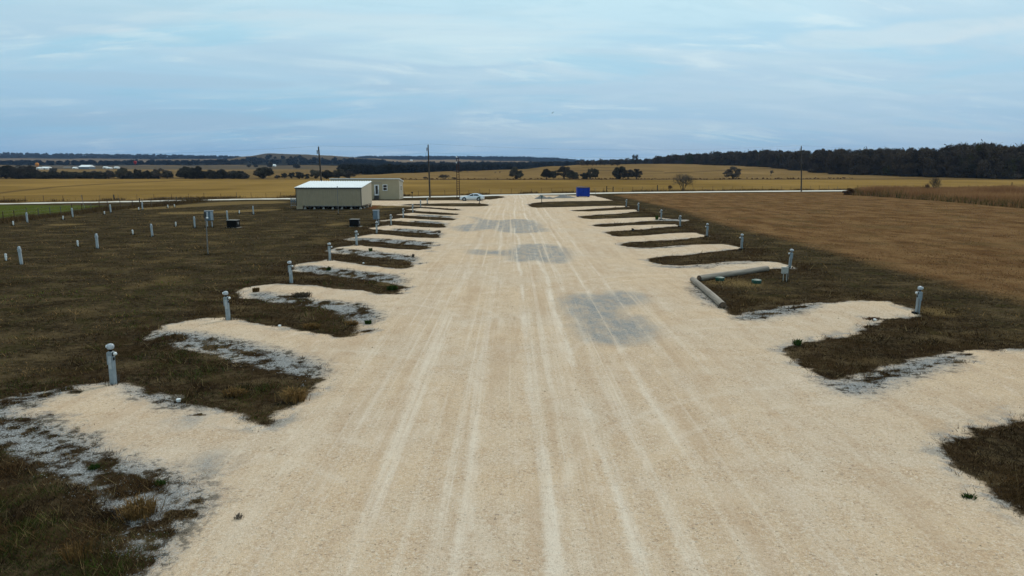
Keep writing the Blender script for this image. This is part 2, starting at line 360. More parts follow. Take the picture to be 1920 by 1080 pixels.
def masks(X, Y):
    lot = sdf(LOT, X, Y, 3.0)
    isl = np.full(X.shape, -3.0)
    for q in ISL:
        isl = np.maximum(isl, sdf(q, X, Y, 3.0))
    blob = np.full(X.shape, -0.6)
    for q in BLOB:
        blob = np.maximum(blob, sdf(q, X, Y, 0.6))
    rag = (fbm(X * 0.75, Y * 0.75, 61, 3) - 0.5) * 1.1 + (fbm(X * 3.6, Y * 3.6, 65, 3) - 0.5) * 0.55
    rag2 = (fbm(X * 2.2, Y * 2.8, 81, 4) - 0.5) * 2.0
    blob = np.where(blob > -0.6, blob - 0.06 + rag2 * 0.42, -3.0)
    gravel = np.minimum(lot, -np.maximum(isl, blob)) + rag * 0.75 * sstep(-np.abs(np.minimum(lot, -isl)), -2.0, -0.4)
    gravel = np.where(blob > 0, np.minimum(gravel, -blob), gravel)
    broad = np.minimum(lot, -isl)
    def union(L, far):
        r = np.full(X.shape, -far)
        for q in L:
            r = np.maximum(r, sdf(q, X, Y, far))
        return r
    pale = union(PALE, 2.0)
    tuftf = fbm(X * 2.1, Y * 2.9, 151, 4)
    gravel = np.where((pale > 0.0) & (Y < 75), np.minimum(gravel, (0.60 - tuftf) * 1.6 + 0.25 * sstep(-pale, -0.5, 0.0)), gravel)
    return dict(gravel=gravel, broad=broad, pale=pale, patch=union(PATCH, 2.0), road=sdf(ROAD, X, Y, 6.0),
        brown=sdf(BROWN, X, Y, 3.0), tall=sdf(TALL, X, Y, 3.0), green=sdf(GREEN, X, Y, 6.0), straw=union(STRAW, 3.0), red=union(REDS, 3.0))
def relief(X, Y, M):
    z = terrain(X, Y)
    g = sstep(M['broad'], -0.35, 1.6)
    near = 1 - sstep(Y, 150, 240)
    z = z + near * (0.08 * g + (1 - g) * 0.10 * (fbm(X * 0.45, Y * 0.45, 9, 3) - 0.5) + g * 0.05 * (fbm(X * 0.35, Y * 0.12, 3, 3) - 0.5))
    rut = np.exp(-((X - 2.0) / 0.22) ** 2) + np.exp(-((X - 0.45) / 0.22) ** 2)
    z = z - near * g * 0.02 * rut * (Y < 60)
    return z
def hz(x, y):
    X, Y = np.array([float(x)]), np.array([float(y)])
    return float(relief(X, Y, masks(X, Y))[0])
def at(px, py):
    x, y = G(px, py, 0.0)
    for _ in range(3):
        z = hz(x, y)
        x, y = G(px, py, z)
    return x, y, hz(x, y)

# ---------------------------------------------------------------- materials
def material(name):
    m = bpy.data.materials.new(name)
    m.use_nodes = True
    nt = NT(m.node_tree)
    bs = nt.n('ShaderNodeBsdfPrincipled')
    o = nt.n('ShaderNodeOutputMaterial')
    nt.t.links.new(bs.outputs[0], o.inputs[0])
    return m, nt, bs
def bump(nt, bs, h, dist, strength=1.0):
    b = nt.n('ShaderNodeBump')
    b.inputs['Strength'].default_value = strength
    b.inputs['Distance'].default_value = dist
    nt.put(b.inputs['Height'], h)
    nt.t.links.new(b.outputs[0], bs.inputs['Normal'])
def simple(name, col, rough=0.6, metal=0.0, var=0.15, scale=6.0, spec=0.4, dirt=None):
    m, nt, bs = material(name)
    co = nt.n('ShaderNodeTexCoord').outputs['Object']
    v = nt.noise(co, scale, 4.0, 0.6)
    lo = tuple(c * (1 - var) for c in col); hi = tuple(min(1, c * (1 + var)) for c in col)
    c = nt.mix(nt.step(v, 0.3, 0.7), lo, hi)
    if dirt:
        c = nt.mix(nt.m('MULTIPLY', nt.step(nt.noise(co, scale * 0.4, 5.0, 0.65), 0.5, 0.72), 0.55), c, dirt)
    nt.put(bs.inputs['Base Color'], c)
    bs.inputs['Roughness'].default_value = rough
    bs.inputs['Metallic'].default_value = metal
    bs.inputs['Specular IOR Level'].default_value = spec
    return m

# the ground: which surface lies where comes from the plan; colours and grain are procedural
m_ground, g, gb = material('ground')
geo = g.n('ShaderNodeNewGeometry')
pos = geo.outputs['Position']
X_, Y_, Z_ = g.sep(pos)
flatp = g.xyz(X_, Y_, 0.0)
def attr(name):
    a = g.n('ShaderNodeAttribute', attribute_name=name)
    s = g.n('ShaderNodeSeparateColor')
    g.t.links.new(a.outputs['Color'], s.inputs[0])
    return s.outputs[0], s.outputs[1], s.outputs[2], a.outputs['Alpha']
a_grav, a_pale, a_patch, a_road = attr('plan_a')
a_brown, a_tall, a_green, a_straw = attr('plan_b')
a_far = g.n('ShaderNodeAttribute', attribute_name='far_colour')
a_red, _, _, _ = attr('plan_c')
nL = g.noise(flatp, 0.16, 4.0, 0.55)
nM = g.noise(flatp, 0.9, 4.0, 0.6)
nS = g.noise(flatp, 4.5, 4.0, 0.65)
nF = g.noise(flatp, 21.0, 3.0, 0.7)
nP = g.noise(g.vm('ADD', flatp, (31.0, 7.0, 0.0)), 47.0, 2.0, 0.6)
edge = g.m('ADD', g.m('MULTIPLY', g.m('SUBTRACT', nM, 0.5), 0.9), g.m('ADD', g.m('MULTIPLY', g.m('SUBTRACT', nS, 0.5), 0.7), g.m('MULTIPLY', g.m('SUBTRACT', nF, 0.5), 0.75)))
def inside(a, amp, soft, off=0.0):
    return g.step(g.m('ADD', g.m('ADD', a, off), g.m('MULTIPLY', edge, amp)), -soft, soft)
# turf: winter-brown lawn with olive and straw
t = g.mix(g.step(nS, 0.32, 0.68), (0.016, 0.0115, 0.0065), (0.074, 0.053, 0.029))
nB = g.noise(g.xyz(g.m('MULTIPLY', X_, 0.8), g.m('MULTIPLY', Y_, 1.3), 0.0), 0.42, 6.0, 0.66)
t = g.mix(g.m('MULTIPLY', g.step(nB, 0.50, 0.66), 0.75), t, (0.112, 0.078, 0.040))
t = g.mix(g.m('MULTIPLY', g.step(nB, 0.47, 0.34), 0.75), t, (0.0125, 0.0088, 0.0050))
t = g.mix(g.m('MULTIPLY', g.step(nM, 0.48, 0.70), 0.6), t, (0.040, 0.037, 0.012))
t = g.mix(g.m('MULTIPLY', g.step(g.noise(flatp, 0.21, 5.0, 0.62), 0.54, 0.68), 0.65), t, (0.125, 0.085, 0.038))
t = g.mix(g.m('MULTIPLY', g.step(nF, 0.52, 0.75), 0.5), t, (0.085, 0.062, 0.034))
isl_b = g.m('MULTIPLY', g.step(a_grav, -2.8, -0.8), g.step(nM, 0.35, 0.60))
t = g.mix(g.m('MULTIPLY', isl_b, 0.7), t, g.mix(nS, (0.010, 0.0058, 0.0030), (0.050, 0.027, 0.014)))
t = g.mix(g.m('MULTIPLY', inside(a_straw, 1.6, 0.9), 0.65), t, g.mix(nS, (0.16, 0.105, 0.042), (0.25, 0.17, 0.075)))
t = g.mix(g.m('MULTIPLY', inside(a_red, 1.6, 0.5), 0.8), t, (0.13, 0.045, 0.022))
t = g.mix(g.m('MULTIPLY', inside(a_green, 2.0, 1.6), 0.85), t, g.mix(nM, (0.052, 0.066, 0.012), (0.092, 0.108, 0.020)))
# harvested brown field on the right
fb = g.noise(g.xyz(g.m('MULTIPLY', X_, 0.35), g.m('MULTIPLY', Y_, 0.16), 0.0), 1.0, 5.0, 0.62)
b = g.mix(g.step(fb, 0.34, 0.66), (0.118, 0.060, 0.026), (0.220, 0.124, 0.056))
b = g.mix(g.m('MULTIPLY', g.step(g.noise(g.xyz(g.m('MULTIPLY', X_, 0.5), g.m('MULTIPLY', Y_, 1.1), 9.0), 1.0, 5.0, 0.68), 0.50, 0.68), 0.7), b, (0.225, 0.140, 0.062))
b = g.mix(g.m('MULTIPLY', g.step(g.noise(g.xyz(g.m('MULTIPLY', X_, 0.4), g.m('MULTIPLY', Y_, 0.5), 4.0), 1.0, 5.0, 0.68), 0.52, 0.66), 0.6), b, (0.060, 0.031, 0.013))
b = g.mix(g.m('MULTIPLY', g.step(nF, 0.40, 0.72), 0.5), b, (0.065, 0.030, 0.012))
b = g.mix(g.m('MULTIPLY', g.step(nL, 0.50, 0.66), 0.5), b, (0.085, 0.058, 0.025))
t = g.mix(inside(a_brown, 3.2, 1.3), t, b)
t = g.mix(inside(a_tall, 1.2, 0.4), t, (0.040, 0.024, 0.010))
# crushed limestone
trk = g.noise(g.xyz(g.m('MULTIPLY', X_, 2.9), g.m('MULTIPLY', Y_, 0.022), 1.0), 1.0, 5.0, 0.66)
trk2 = g.noise(g.xyz(g.m('MULTIPLY', X_, 0.75), g.m('MULTIPLY', Y_, 0.022), 5.0), 1.0, 3.0, 0.55)
lc = g.mix(g.step(nL, 0.36, 0.64), (0.565, 0.428, 0.278), (0.550, 0.445, 0.320))
lc = g.mix(g.m('MULTIPLY', g.step(nM, 0.48, 0.68), 0.55), lc, (0.500, 0.350, 0.205))
lc = g.mix(g.m('MULTIPLY', g.step(trk2, 0.48, 0.64), 0.40), lc, (0.465, 0.350, 0.235))
def cells(scale, off):
    v = g.n('ShaderNodeTexVoronoi', feature='F1')
    g.put(v.inputs['Vector'], g.vm('ADD', flatp, off)); v.inputs['Scale'].default_value = scale
    return g.sep(v.outputs['Color'])
c1r, c1g, c1b = cells(24.0, (0.0, 0.0, 0.0))
c2r, c2g, c2b = cells(52.0, (5.0, 9.0, 0.0))
nG = g.noise(g.vm('ADD', flatp, (3.0, 17.0, 0.0)), 9.5, 5.0, 0.78)
mott = g.noise(g.xyz(g.m('MULTIPLY', X_, 2.0), g.m('MULTIPLY', Y_, 0.8), 3.0), 1.0, 6.0, 0.70)
lc = g.mix(g.m('MULTIPLY', g.step(mott, 0.50, 0.66), 0.50), lc, (0.455, 0.330, 0.215))
lc = g.mix(g.m('MULTIPLY', g.step(mott, 0.46, 0.32), 0.50), lc, (0.665, 0.560, 0.435))
rough_ = g.m('ADD', 0.30, g.m('MULTIPLY', g.step(g.m('ADD', g.m('MULTIPLY', mott, 0.6), g.m('MULTIPLY', nM, 0.4)), 0.40, 0.58), 0.70))
lc = g.mix(g.m('MULTIPLY', g.m('MULTIPLY', g.step(c1r, 0.70, 1.0), rough_), 0.62), lc, (0.375, 0.262, 0.172))
lc = g.mix(g.m('MULTIPLY', g.m('MULTIPLY', g.step(c1r, 0.28, 0.0), rough_), 0.45), lc, (0.700, 0.650, 0.520))
lc = g.mix(g.m('MULTIPLY', g.step(c2r, 0.72, 0.95), 0.4), lc, (0.330, 0.245, 0.170))
lc = g.mix(g.m('MULTIPLY', g.step(c2g, 0.80, 1.0), 0.4), lc, (0.760, 0.680, 0.560))
lc = g.mix(g.m('MULTIPLY', g.m('MULTIPLY', g.step(c1g, 0.972, 0.978), rough_), 0.6), lc, (0.16, 0.125, 0.095))
band = g.noise(g.xyz(g.m('MULTIPLY', X_, 1.1), g.m('MULTIPLY', Y_, 0.10), 12.0), 1.0, 5.0, 0.68)
lc = g.mix(g.m('MULTIPLY', g.step(band, 0.50, 0.64), 0.42), lc, (0.430, 0.300, 0.185))
lane = g.m('MULTIPLY', g.step(g.m('ABSOLUTE', g.m('ADD', X_, -0.6)), 9.0, 2.5), 0.8)
broken = g.step(g.noise(g.xyz(g.m('MULTIPLY', X_, 1.5), g.m('MULTIPLY', Y_, 0.13), 8.0), 1.0, 5.0, 0.68), 0.36, 0.62)
lc = g.mix(g.m('MULTIPLY', g.m('MULTIPLY', g.m('MULTIPLY', g.step(trk, 0.49, 0.68), lane), g.m('ADD', g.m('MULTIPLY', broken, 0.55), 0.45)), 0.68), lc, (0.720, 0.645, 0.520))
wob = g.m('MULTIPLY', g.m('SUBTRACT', g.noise(g.xyz(0.0, g.m('MULTIPLY', Y_, 0.045), 2.0), 1.0, 2.0, 0.5), 0.5), 1.3)
for (x0, wd, am) in [(0.50, 0.11, 0.65), (1.95, 0.12, 0.75), (-1.05, 0.11, 0.35), (2.75, 0.10, 0.35), (-2.9, 0.16, 0.32), (3.9, 0.13, 0.3), (5.2, 0.15, 0.3)]:
    dd = g.m('ABSOLUTE', g.m('ADD', g.m('ADD', X_, -x0), wob))
    f = g.m('MULTIPLY', g.step(g.m('ADD', dd, g.m('MULTIPLY', g.m('SUBTRACT', nS, 0.5), 0.30)), wd * 1.9, wd * 0.3), am)
    lc = g.mix(g.m('MULTIPLY', f, broken), lc, (0.715, 0.640, 0.520))
lc = g.mix(g.m('MULTIPLY', g.m('MULTIPLY', g.step(nG, 0.50, 0.66), g.m('ADD', 0.35, g.m('MULTIPLY', g.step(nM, 0.40, 0.62), 0.65))), 0.62), lc, (0.385, 0.268, 0.170))
lc = g.mix(g.m('MULTIPLY', g.step(nG, 0.47, 0.33), 0.5), lc, (0.680, 0.585, 0.460))
grit = g.m('MULTIPLY', g.step(nF, 0.52, 0.70), g.step(nM, 0.30, 0.62))
lc = g.mix(g.m('MULTIPLY', grit, 0.70), lc, (0.330, 0.235, 0.155))
lc = g.mix(g.m('MULTIPLY', g.step(nP, 0.58, 0.72), 0.60), lc, (0.270, 0.210, 0.160))
lc = g.mix(g.m('MULTIPLY', g.step(nP, 0.40, 0.28), 0.60), lc, (0.740, 0.650, 0.520))
# wheel tracks that swing off the lane into the pads
for (cx0, cy0, r0, sx) in [(-7.0, 17.6, 4.9, 1), (-6.6, 28.2, 4.6, 1), (-6.8, 38.5, 4.6, 1), (9.5, 21.5, 6.2, -1), (9.2, 35.0, 5.2, -1), (-7.5, 9.5, 5.6, 1), (9.6, 11.2, 7.2, -1)]:
    ox, oy = g.m('MULTIPLY', g.m('ADD', X_, -cx0), float(sx)), g.m('ADD', Y_, -cy0)
    rad_ = g.m('SQRT', g.m('ADD', g.m('MULTIPLY', ox, ox), g.m('MULTIPLY', oy, oy)))
    quad = g.m('MULTIPLY', g.step(ox, -4.0, 1.0), g.step(oy, -5.0, 0.5))
    for dr in (0.0, 1.55):
        e_ = g.m('ABSOLUTE', g.m('ADD', g.m('ADD', rad_, -(r0 + dr)), g.m('MULTIPLY', wob, 0.35)))
        f = g.m('MULTIPLY', g.m('MULTIPLY', g.step(g.m('ADD', e_, g.m('MULTIPLY', g.m('SUBTRACT', nS, 0.5), 0.25)), 0.24, 0.03), quad), g.m('MULTIPLY', broken, 0.22))
        lc = g.mix(f, lc, (0.700, 0.620, 0.500))
lc = g.mix(1.0, lc, (1.095, 1.045, 1.035), 'MULTIPLY')
# bluish screened stone: dumped patches on the lane and the bare rims of the pads
gs = g.mix(g.step(nF, 0.35, 0.68), (0.215, 0.203, 0.186), (0.365, 0.350, 0.325))
gs = g.mix(g.m('MULTIPLY', g.step(c1b, 0.62, 1.0), 0.7), gs, (0.13, 0.13, 0.13))
gs = g.mix(g.m('MULTIPLY', g.step(c2b, 0.68, 1.0), 0.6), gs, (0.50, 0.48, 0.44))
lanes = g.m('MULTIPLY', g.step(g.m('ADD', g.m('MULTIPLY', trk, 0.5), g.m('MULTIPLY', mott, 0.5)), 0.62, 0.44), 0.9)
pf = g.m('MULTIPLY', g.step(g.m('ADD', a_patch, g.m('MULTIPLY', g.m('ADD', edge, g.m('MULTIPLY', g.m('SUBTRACT', nL, 0.5), 1.5)), 0.9)), -0.75, 0.70), g.m('ADD', 0.58, g.m('MULTIPLY', lanes, 0.45)), clamp=True)
pf = g.m('MULTIPLY', pf, g.m('ADD', 0.58, g.m('MULTIPLY', g.step(g.m('ADD', g.m('MULTIPLY', nM, 0.5), g.m('MULTIPLY', mott, 0.5)), 0.60, 0.42), 0.42)))
pf = g.m('MULTIPLY', pf, g.m('SUBTRACT', 1.0, g.m('MULTIPLY', g.step(trk, 0.52, 0.64), 0.55)))
lc = g.mix(pf, lc, gs)
ps = g.mix(g.step(nF, 0.36, 0.66), (0.185, 0.181, 0.173), (0.325, 0.320, 0.308))
ps = g.mix(g.m('MULTIPLY', g.step(nP, 0.56, 0.70), 0.65), ps, (0.130, 0.122, 0.108))
ps = g.mix(g.m('MULTIPLY', g.step(c1b, 0.62, 1.0), 0.6), ps, (0.16, 0.15, 0.135))
ps = g.mix(g.m('MULTIPLY', g.step(c2b, 0.86, 0.95), 0.8), ps, (0.52, 0.515, 0.50))
ps = g.mix(g.m('MULTIPLY', g.step(nM, 0.52, 0.70), 0.45), ps, (0.40, 0.345, 0.265))
pale = g.step(g.m('ADD', a_pale, g.m('MULTIPLY', edge, 1.5)), -0.62, 0.60)
rim = g.m('MULTIPLY', g.step(a_grav, 0.75, 0.0), g.step(g.m('ADD', nM, g.m('MULTIPLY', nS, 0.5)), 0.68, 0.86))
lc = g.mix(g.m('MAXIMUM', pale, g.m('MULTIPLY', rim, 0.85)), lc, ps)
# little tufts that have pushed through the stone
tuft = g.m('MULTIPLY', pale, g.step(g.m('ADD', nS, g.m('MULTIPLY', nM, 0.7)), 0.885, 0.96))
lc = g.mix(g.m('MULTIPLY', tuft, 0.9), lc, (0.045, 0.032, 0.017))
lc = g.mix(g.m('MULTIPLY', inside(a_road, 0.25, 0.5), 0.8), lc, g.mix(nM, (0.60, 0.55, 0.46), (0.68, 0.63, 0.55)))
near_c = g.mix(g.step(g.m('ADD', a_grav, g.m('ADD', g.m('MULTIPLY', edge, 0.34), g.m('MULTIPLY', g.m('SUBTRACT', nG, 0.5), 0.55))), -0.13, 0.13), t, lc)
near_c = g.mix(inside(a_road, 0.15, 0.35), near_c, g.mix(nM, (0.58, 0.53, 0.45), (0.68, 0.63, 0.55)))
# fields and hills beyond the road
fv = g.noise(g.xyz(g.m('MULTIPLY', X_, 0.02), g.m('MULTIPLY', Y_, 0.05), 0.0), 1.0, 5.0, 0.6)
fc = g.mix(1.0, a_far.outputs['Color'], g.mix(fv, (0.62, 0.60, 0.58), (1.40, 1.40, 1.40)), 'MULTIPLY')
col = g.mix(a_far.outputs['Alpha'], near_c, fc)
g.put(gb.inputs['Base Color'], col)
gb.inputs['Roughness'].default_value = 0.95
gb.inputs['Specular IOR Level'].default_value = 0.0
bump(g, gb, g.m('ADD', g.m('MULTIPLY', nF, 0.6), g.m('ADD', nP, g.m('MULTIPLY', nS, 1.2))), 0.03, 0.75)

M = dict(
    post=simple('grey_plastic', (0.235, 0.275, 0.295), 0.55, 0, 0.12, 9, dirt=(0.17, 0.18, 0.175)),
    postlight=simple('pale_grey_metal', (0.36, 0.39, 0.40), 0.5, 0.0, 0.1, 9, dirt=(0.24, 0.25, 0.25)),
    globe=simple('frosted_globe', (0.38, 0.40, 0.42), 0.25, 0, 0.2, 25),
    black=simple('black_plastic', (0.008, 0.008, 0.008), 0.8, 0, 0.3, 12, 0.15),
    white=simple('white_plastic', (0.72, 0.72, 0.70), 0.45, 0, 0.08, 15, dirt=(0.45, 0.42, 0.36)),
    cabinet=simple('blue_grey_steel', (0.11, 0.155, 0.195), 0.5, 0.0, 0.2, 5, dirt=(0.085, 0.115, 0.13)),
    cabinetlight=simple('light_steel', (0.33, 0.36, 0.38), 0.5, 0.1, 0.15, 6),
    galv=simple('galvanised_steel', (0.185, 0.17, 0.155), 0.65, 0.15, 0.25, 8, dirt=(0.11, 0.085, 0.065)),
    tan=simple('tan_steel_lit', (0.43, 0.36, 0.255), 0.5, 0, 0.06, 2),  # lighter than the front walls: brighter side light put into the colour
    trim=simple('dark_trim', (0.035, 0.030, 0.026), 0.5, 0, 0.2, 4),
    concrete=simple('concrete', (0.235, 0.22, 0.195), 0.9, 0, 0.25, 5),
    wood=simple('creosote_wood', (0.052, 0.038, 0.027), 0.9, 0, 0.35, 4, dirt=(0.09, 0.08, 0.065)),
    greywood=simple('weathered_wood', (0.10, 0.085, 0.07), 0.9, 0, 0.35, 6),
    rust=simple('rusty_steel', (0.060, 0.022, 0.013), 0.85, 0.1, 0.4, 5, dirt=(0.05, 0.022, 0.016)),
    wire=simple('wire_steel', (0.09, 0.085, 0.08), 0.6, 0.3, 0.2, 3),
    car=simple('silver_car_paint', (0.60, 0.65, 0.68), 0.22, 0.25, 0.04, 2, 0.6),
    glass=simple('dark_glass', (0.012, 0.014, 0.018), 0.08, 0, 0.1, 3, 0.7),
    lampred=simple('red_lens', (0.25, 0.012, 0.01), 0.2, 0, 0.1, 9),
    lampclear=simple('clear_lens', (0.6, 0.62, 0.64), 0.12, 0, 0.1, 9, 0.7),
    rubber=simple('tyre_rubber', (0.012, 0.012, 0.012), 0.85, 0, 0.3, 9),
    alloy=simple('alloy_wheel', (0.32, 0.33, 0.34), 0.35, 0.6, 0.15, 9),
    blue=simple('blue_painted_steel', (0.004, 0.030, 0.27), 0.55, 0.0, 0.25, 1.2, 0.2, dirt=(0.010, 0.045, 0.30)),
    bluedark=simple('dark_blue_rim', (0.006, 0.018, 0.10), 0.6, 0.0, 0.2, 3),
    greenlid=simple('green_plastic', (0.008, 0.062, 0.040), 0.55, 0, 0.2, 7, dirt=(0.014, 0.045, 0.03)),
    greenhead=simple('grey_green_plastic', (0.10, 0.145, 0.115), 0.6, 0, 0.2, 7),
    roofmetal=simple('white_roof_steel', (0.80, 0.81, 0.80), 0.45, 0.0, 0.04, 1.0),
    pvc=simple('pvc_white', (0.68, 0.68, 0.65), 0.5, 0, 0.06, 9),
    orange=simple('orange_cloth', (0.55, 0.20, 0.02), 0.7, 0, 0.2, 2),
    redcloth=simple('red_cloth', (0.30, 0.012, 0.015), 0.7, 0, 0.2, 2),
    boxgrey=simple('weathered_grey_plastic', (0.36, 0.345, 0.305), 0.6, 0, 0.1, 9, dirt=(0.24, 0.225, 0.19)),
    feather=simple('dark_feathers', (0.05, 0.05, 0.055), 0.8, 0, 0.2, 9),
)
# ribbed tan wall sheeting
m, nt, bs = material('tan_ribbed_steel')
co = nt.n('ShaderNodeTexCoord').outputs['Object']
v = nt.noise(co, 1.4, 4, 0.6)
x, y, z = nt.sep(co)
streak = nt.noise(nt.xyz(nt.m('MULTIPLY', x, 3.0), y, nt.m('MULTIPLY', z, 0.3)), 2.0, 4, 0.6)
cc = nt.mix(nt.step(v, 0.3, 0.7), (0.270, 0.212, 0.130), (0.302, 0.240, 0.150))
cc = nt.mix(nt.m('MULTIPLY', nt.step(streak, 0.5, 0.72), 0.35), cc, (0.165, 0.142, 0.105))
nt.put(bs.inputs['Base Color'], cc); bs.inputs['Roughness'].default_value = 0.5
M['ribbed'] = m
m, nt, bs = material('tan_house_wall')
co = nt.n('ShaderNodeTexCoord').outputs['Object']
x, y, z = nt.sep(co)
cc = nt.mix(nt.step(nt.noise(co, 0.8, 5, 0.6), 0.3, 0.7), (0.360, 0.285, 0.175), (0.390, 0.310, 0.193))
cc = nt.mix(nt.m('MULTIPLY', nt.step(nt.m('ADD', z, nt.m('MULTIPLY', v if False else nt.noise(co, 3.0, 3, 0.6), 0.4)), 0.55, 0.15), 0.35), cc, (0.20, 0.155, 0.10))
nt.put(bs.inputs['Base Color'], cc); bs.inputs['Roughness'].default_value = 0.7
M['housewall'] = m
# peeled, silver-weathered log
m, nt, bs = material('weathered_log')
co = nt.n('ShaderNodeTexCoord').outputs['Object']
x, y, z = nt.sep(co)
gr = nt.noise(nt.xyz(nt.m('MULTIPLY', x, 0.5), nt.m('MULTIPLY', y, 14.0), nt.m('MULTIPLY', z, 14.0)), 1.0, 5, 0.6)
cc = nt.mix(nt.step(gr, 0.35, 0.65), (0.175, 0.140, 0.105), (0.305, 0.255, 0.200))
cc = nt.mix(nt.m('MULTIPLY', nt.step(gr, 0.66, 0.72), 0.8), cc, (0.05, 0.04, 0.03))
nt.put(bs.inputs['Base Color'], cc); bs.inputs['Roughness'].default_value = 0.85
bump(nt, bs, gr, 0.02, 0.5)
M['log'] = m
m, nt, bs = material('log_end_grain')
co = nt.n('ShaderNodeTexCoord').outputs['Object']
x, y, z = nt.sep(co)
rr = nt.m('SQRT', nt.m('ADD', nt.m('POWER', y, 2.0), nt.m('POWER', z, 2.0)))
ring = nt.m('ADD', nt.m('MULTIPLY', nt.m('SINE', nt.m('MULTIPLY', rr, 190.0)), 0.25), nt.noise(co, 14, 3, 0.6))
cc = nt.mix(nt.step(ring, 0.3, 0.8), (0.07, 0.045, 0.028), (0.17, 0.115, 0.075))
cc = nt.mix(nt.step(rr, 0.12, 0.165), cc, (0.02, 0.014, 0.010))
nt.put(bs.inputs['Base Color'], cc); bs.inputs['Roughness'].default_value = 0.95
M['logend'] = m
# heaps of screened stone
m, nt, bs = material('grey_stone_heap')
co = nt.n('ShaderNodeTexCoord').outputs['Object']
v = nt.noise(co, 9.0, 4, 0.75)
cc = nt.mix(nt.step(v, 0.3, 0.7), (0.105, 0.100, 0.092), (0.215, 0.205, 0.19))
nt.put(bs.inputs['Base Color'], cc); bs.inputs['Roughness'].default_value = 0.95
bump(nt, bs, v, 0.1, 0.8)
M['heap'] = m
def foliage(name, lo, hi, scale=0.6):
    m, nt, bs = material(name)
    p = nt.n('ShaderNodeNewGeometry').outputs['Position']
    rnd = nt.n('ShaderNodeObjectInfo').outputs['Random']
    v = nt.m('ADD', nt.m('MULTIPLY', nt.noise(p, scale, 4, 0.7), 0.75), nt.m('MULTIPLY', rnd, 0.25))
    nt.put(bs.inputs['Base Color'], nt.mix(nt.step(v, 0.32, 0.78), lo, hi))
    bs.inputs['Roughness'].default_value = 0.9
    bs.inputs['Specular IOR Level'].default_value = 0.0
    return m
M['oak'] = foliage('evergreen_oak_leaves', (0.042, 0.038, 0.028), (0.165, 0.140, 0.096))
M['twig'] = foliage('bare_twigs', (0.060, 0.050, 0.040), (0.190, 0.152, 0.120))
M['twigpale'] = foliage('pale_bare_twigs', (0.055, 0.042, 0.030), (0.13, 0.10, 0.070))
M['wood_far'] = foliage('winter_wood', (0.020, 0.015, 0.011), (0.115, 0.082, 0.054), 0.11)
_n = NT.__new__(NT); _n.t = M['wood_far'].node_tree
_b = next(n for n in _n.t.nodes if n.type == 'BSDF_PRINCIPLED')
_p = _n.n('ShaderNodeNewGeometry').outputs['Position']
_n.put(_b.inputs['Base Color'], _n.mix(_n.m('MULTIPLY', _n.step(_n.noise(_p, 0.045, 3, 0.6), 0.55, 0.66), 0.75), _b.inputs['Base Color'].links[0].from_socket, (0.060, 0.062, 0.018)))
M['wood_green'] = foliage('valley_wood', (0.013, 0.014, 0.011), (0.050, 0.044, 0.030), 0.05)
M['bark'] = simple('bark', (0.035, 0.028, 0.022), 0.95, 0, 0.35, 3)
M['weed'] = foliage('red_brown_weeds', (0.070, 0.034, 0.018), (0.19, 0.10, 0.045), 0.8)
M['greenleaf'] = foliage('green_weed', (0.020, 0.040, 0.008), (0.055, 0.085, 0.020), 4.0)
M['dryclump'] = foliage('dry_grass_clump', (0.10, 0.055, 0.020), (0.26, 0.155, 0.060), 5.0)
# blades carry their own tint
def tinted(name):
    m, nt, bs = material(name)
    a = nt.n('ShaderNodeAttribute', attribute_name='tint')
    nt.put(bs.inputs['Base Color'], a.outputs['Color'])
    bs.inputs['Roughness'].default_value = 0.9
    bs.inputs['Specular IOR Level'].default_value = 0.0
    return m
M['blade'] = tinted('grass_blade')
M['stone'] = tinted('loose_stone')

# ---------------------------------------------------------------- object helpers
def link(o, parent=None):
    COL.objects.link(o)
    if parent is not None:
        o.parent = parent
    return o
def tag(o, label=None, cat=None, group=None, kind=None):
    for k, v in (('label', label), ('category', cat), ('group', group), ('kind', kind)):
        if v:
            o[k] = v
    return o
def empty(name, loc, rz=0.0):
    o = bpy.data.objects.new(name, None)
    o.empty_display_size = 0.2
    o.location = loc
    o.rotation_euler = (0, 0, rz)
    return link(o)
def np_mesh(name, co, faces, mats, smooth=False):
    me = bpy.data.meshes.new(name)
    co = np.ascontiguousarray(co, dtype=np.float32)
    faces = np.ascontiguousarray(faces, dtype=np.int32)
    n = faces.shape[1]
    me.vertices.add(len(co)); me.vertices.foreach_set('co', co.ravel())
    me.loops.add(faces.size); me.loops.foreach_set('vertex_index', faces.ravel())
    me.polygons.add(len(faces))
    me.polygons.foreach_set('loop_start', np.arange(0, faces.size, n, dtype=np.int32))
    me.polygons.foreach_set('loop_total', np.full(len(faces), n, dtype=np.int32))
    if smooth:
        me.polygons.foreach_set('use_smooth', np.ones(len(faces), dtype=bool))
    for mt in (mats if isinstance(mats, (list, tuple)) else [mats]):
        me.materials.append(mt)
    me.update(calc_edges=True)
    return me
def colour_attr(me, name, arr):
    a = me.attributes.new(name, 'FLOAT_COLOR', 'POINT')
    a.data.foreach_set('color', np.ascontiguousarray(arr, dtype=np.float32).ravel())

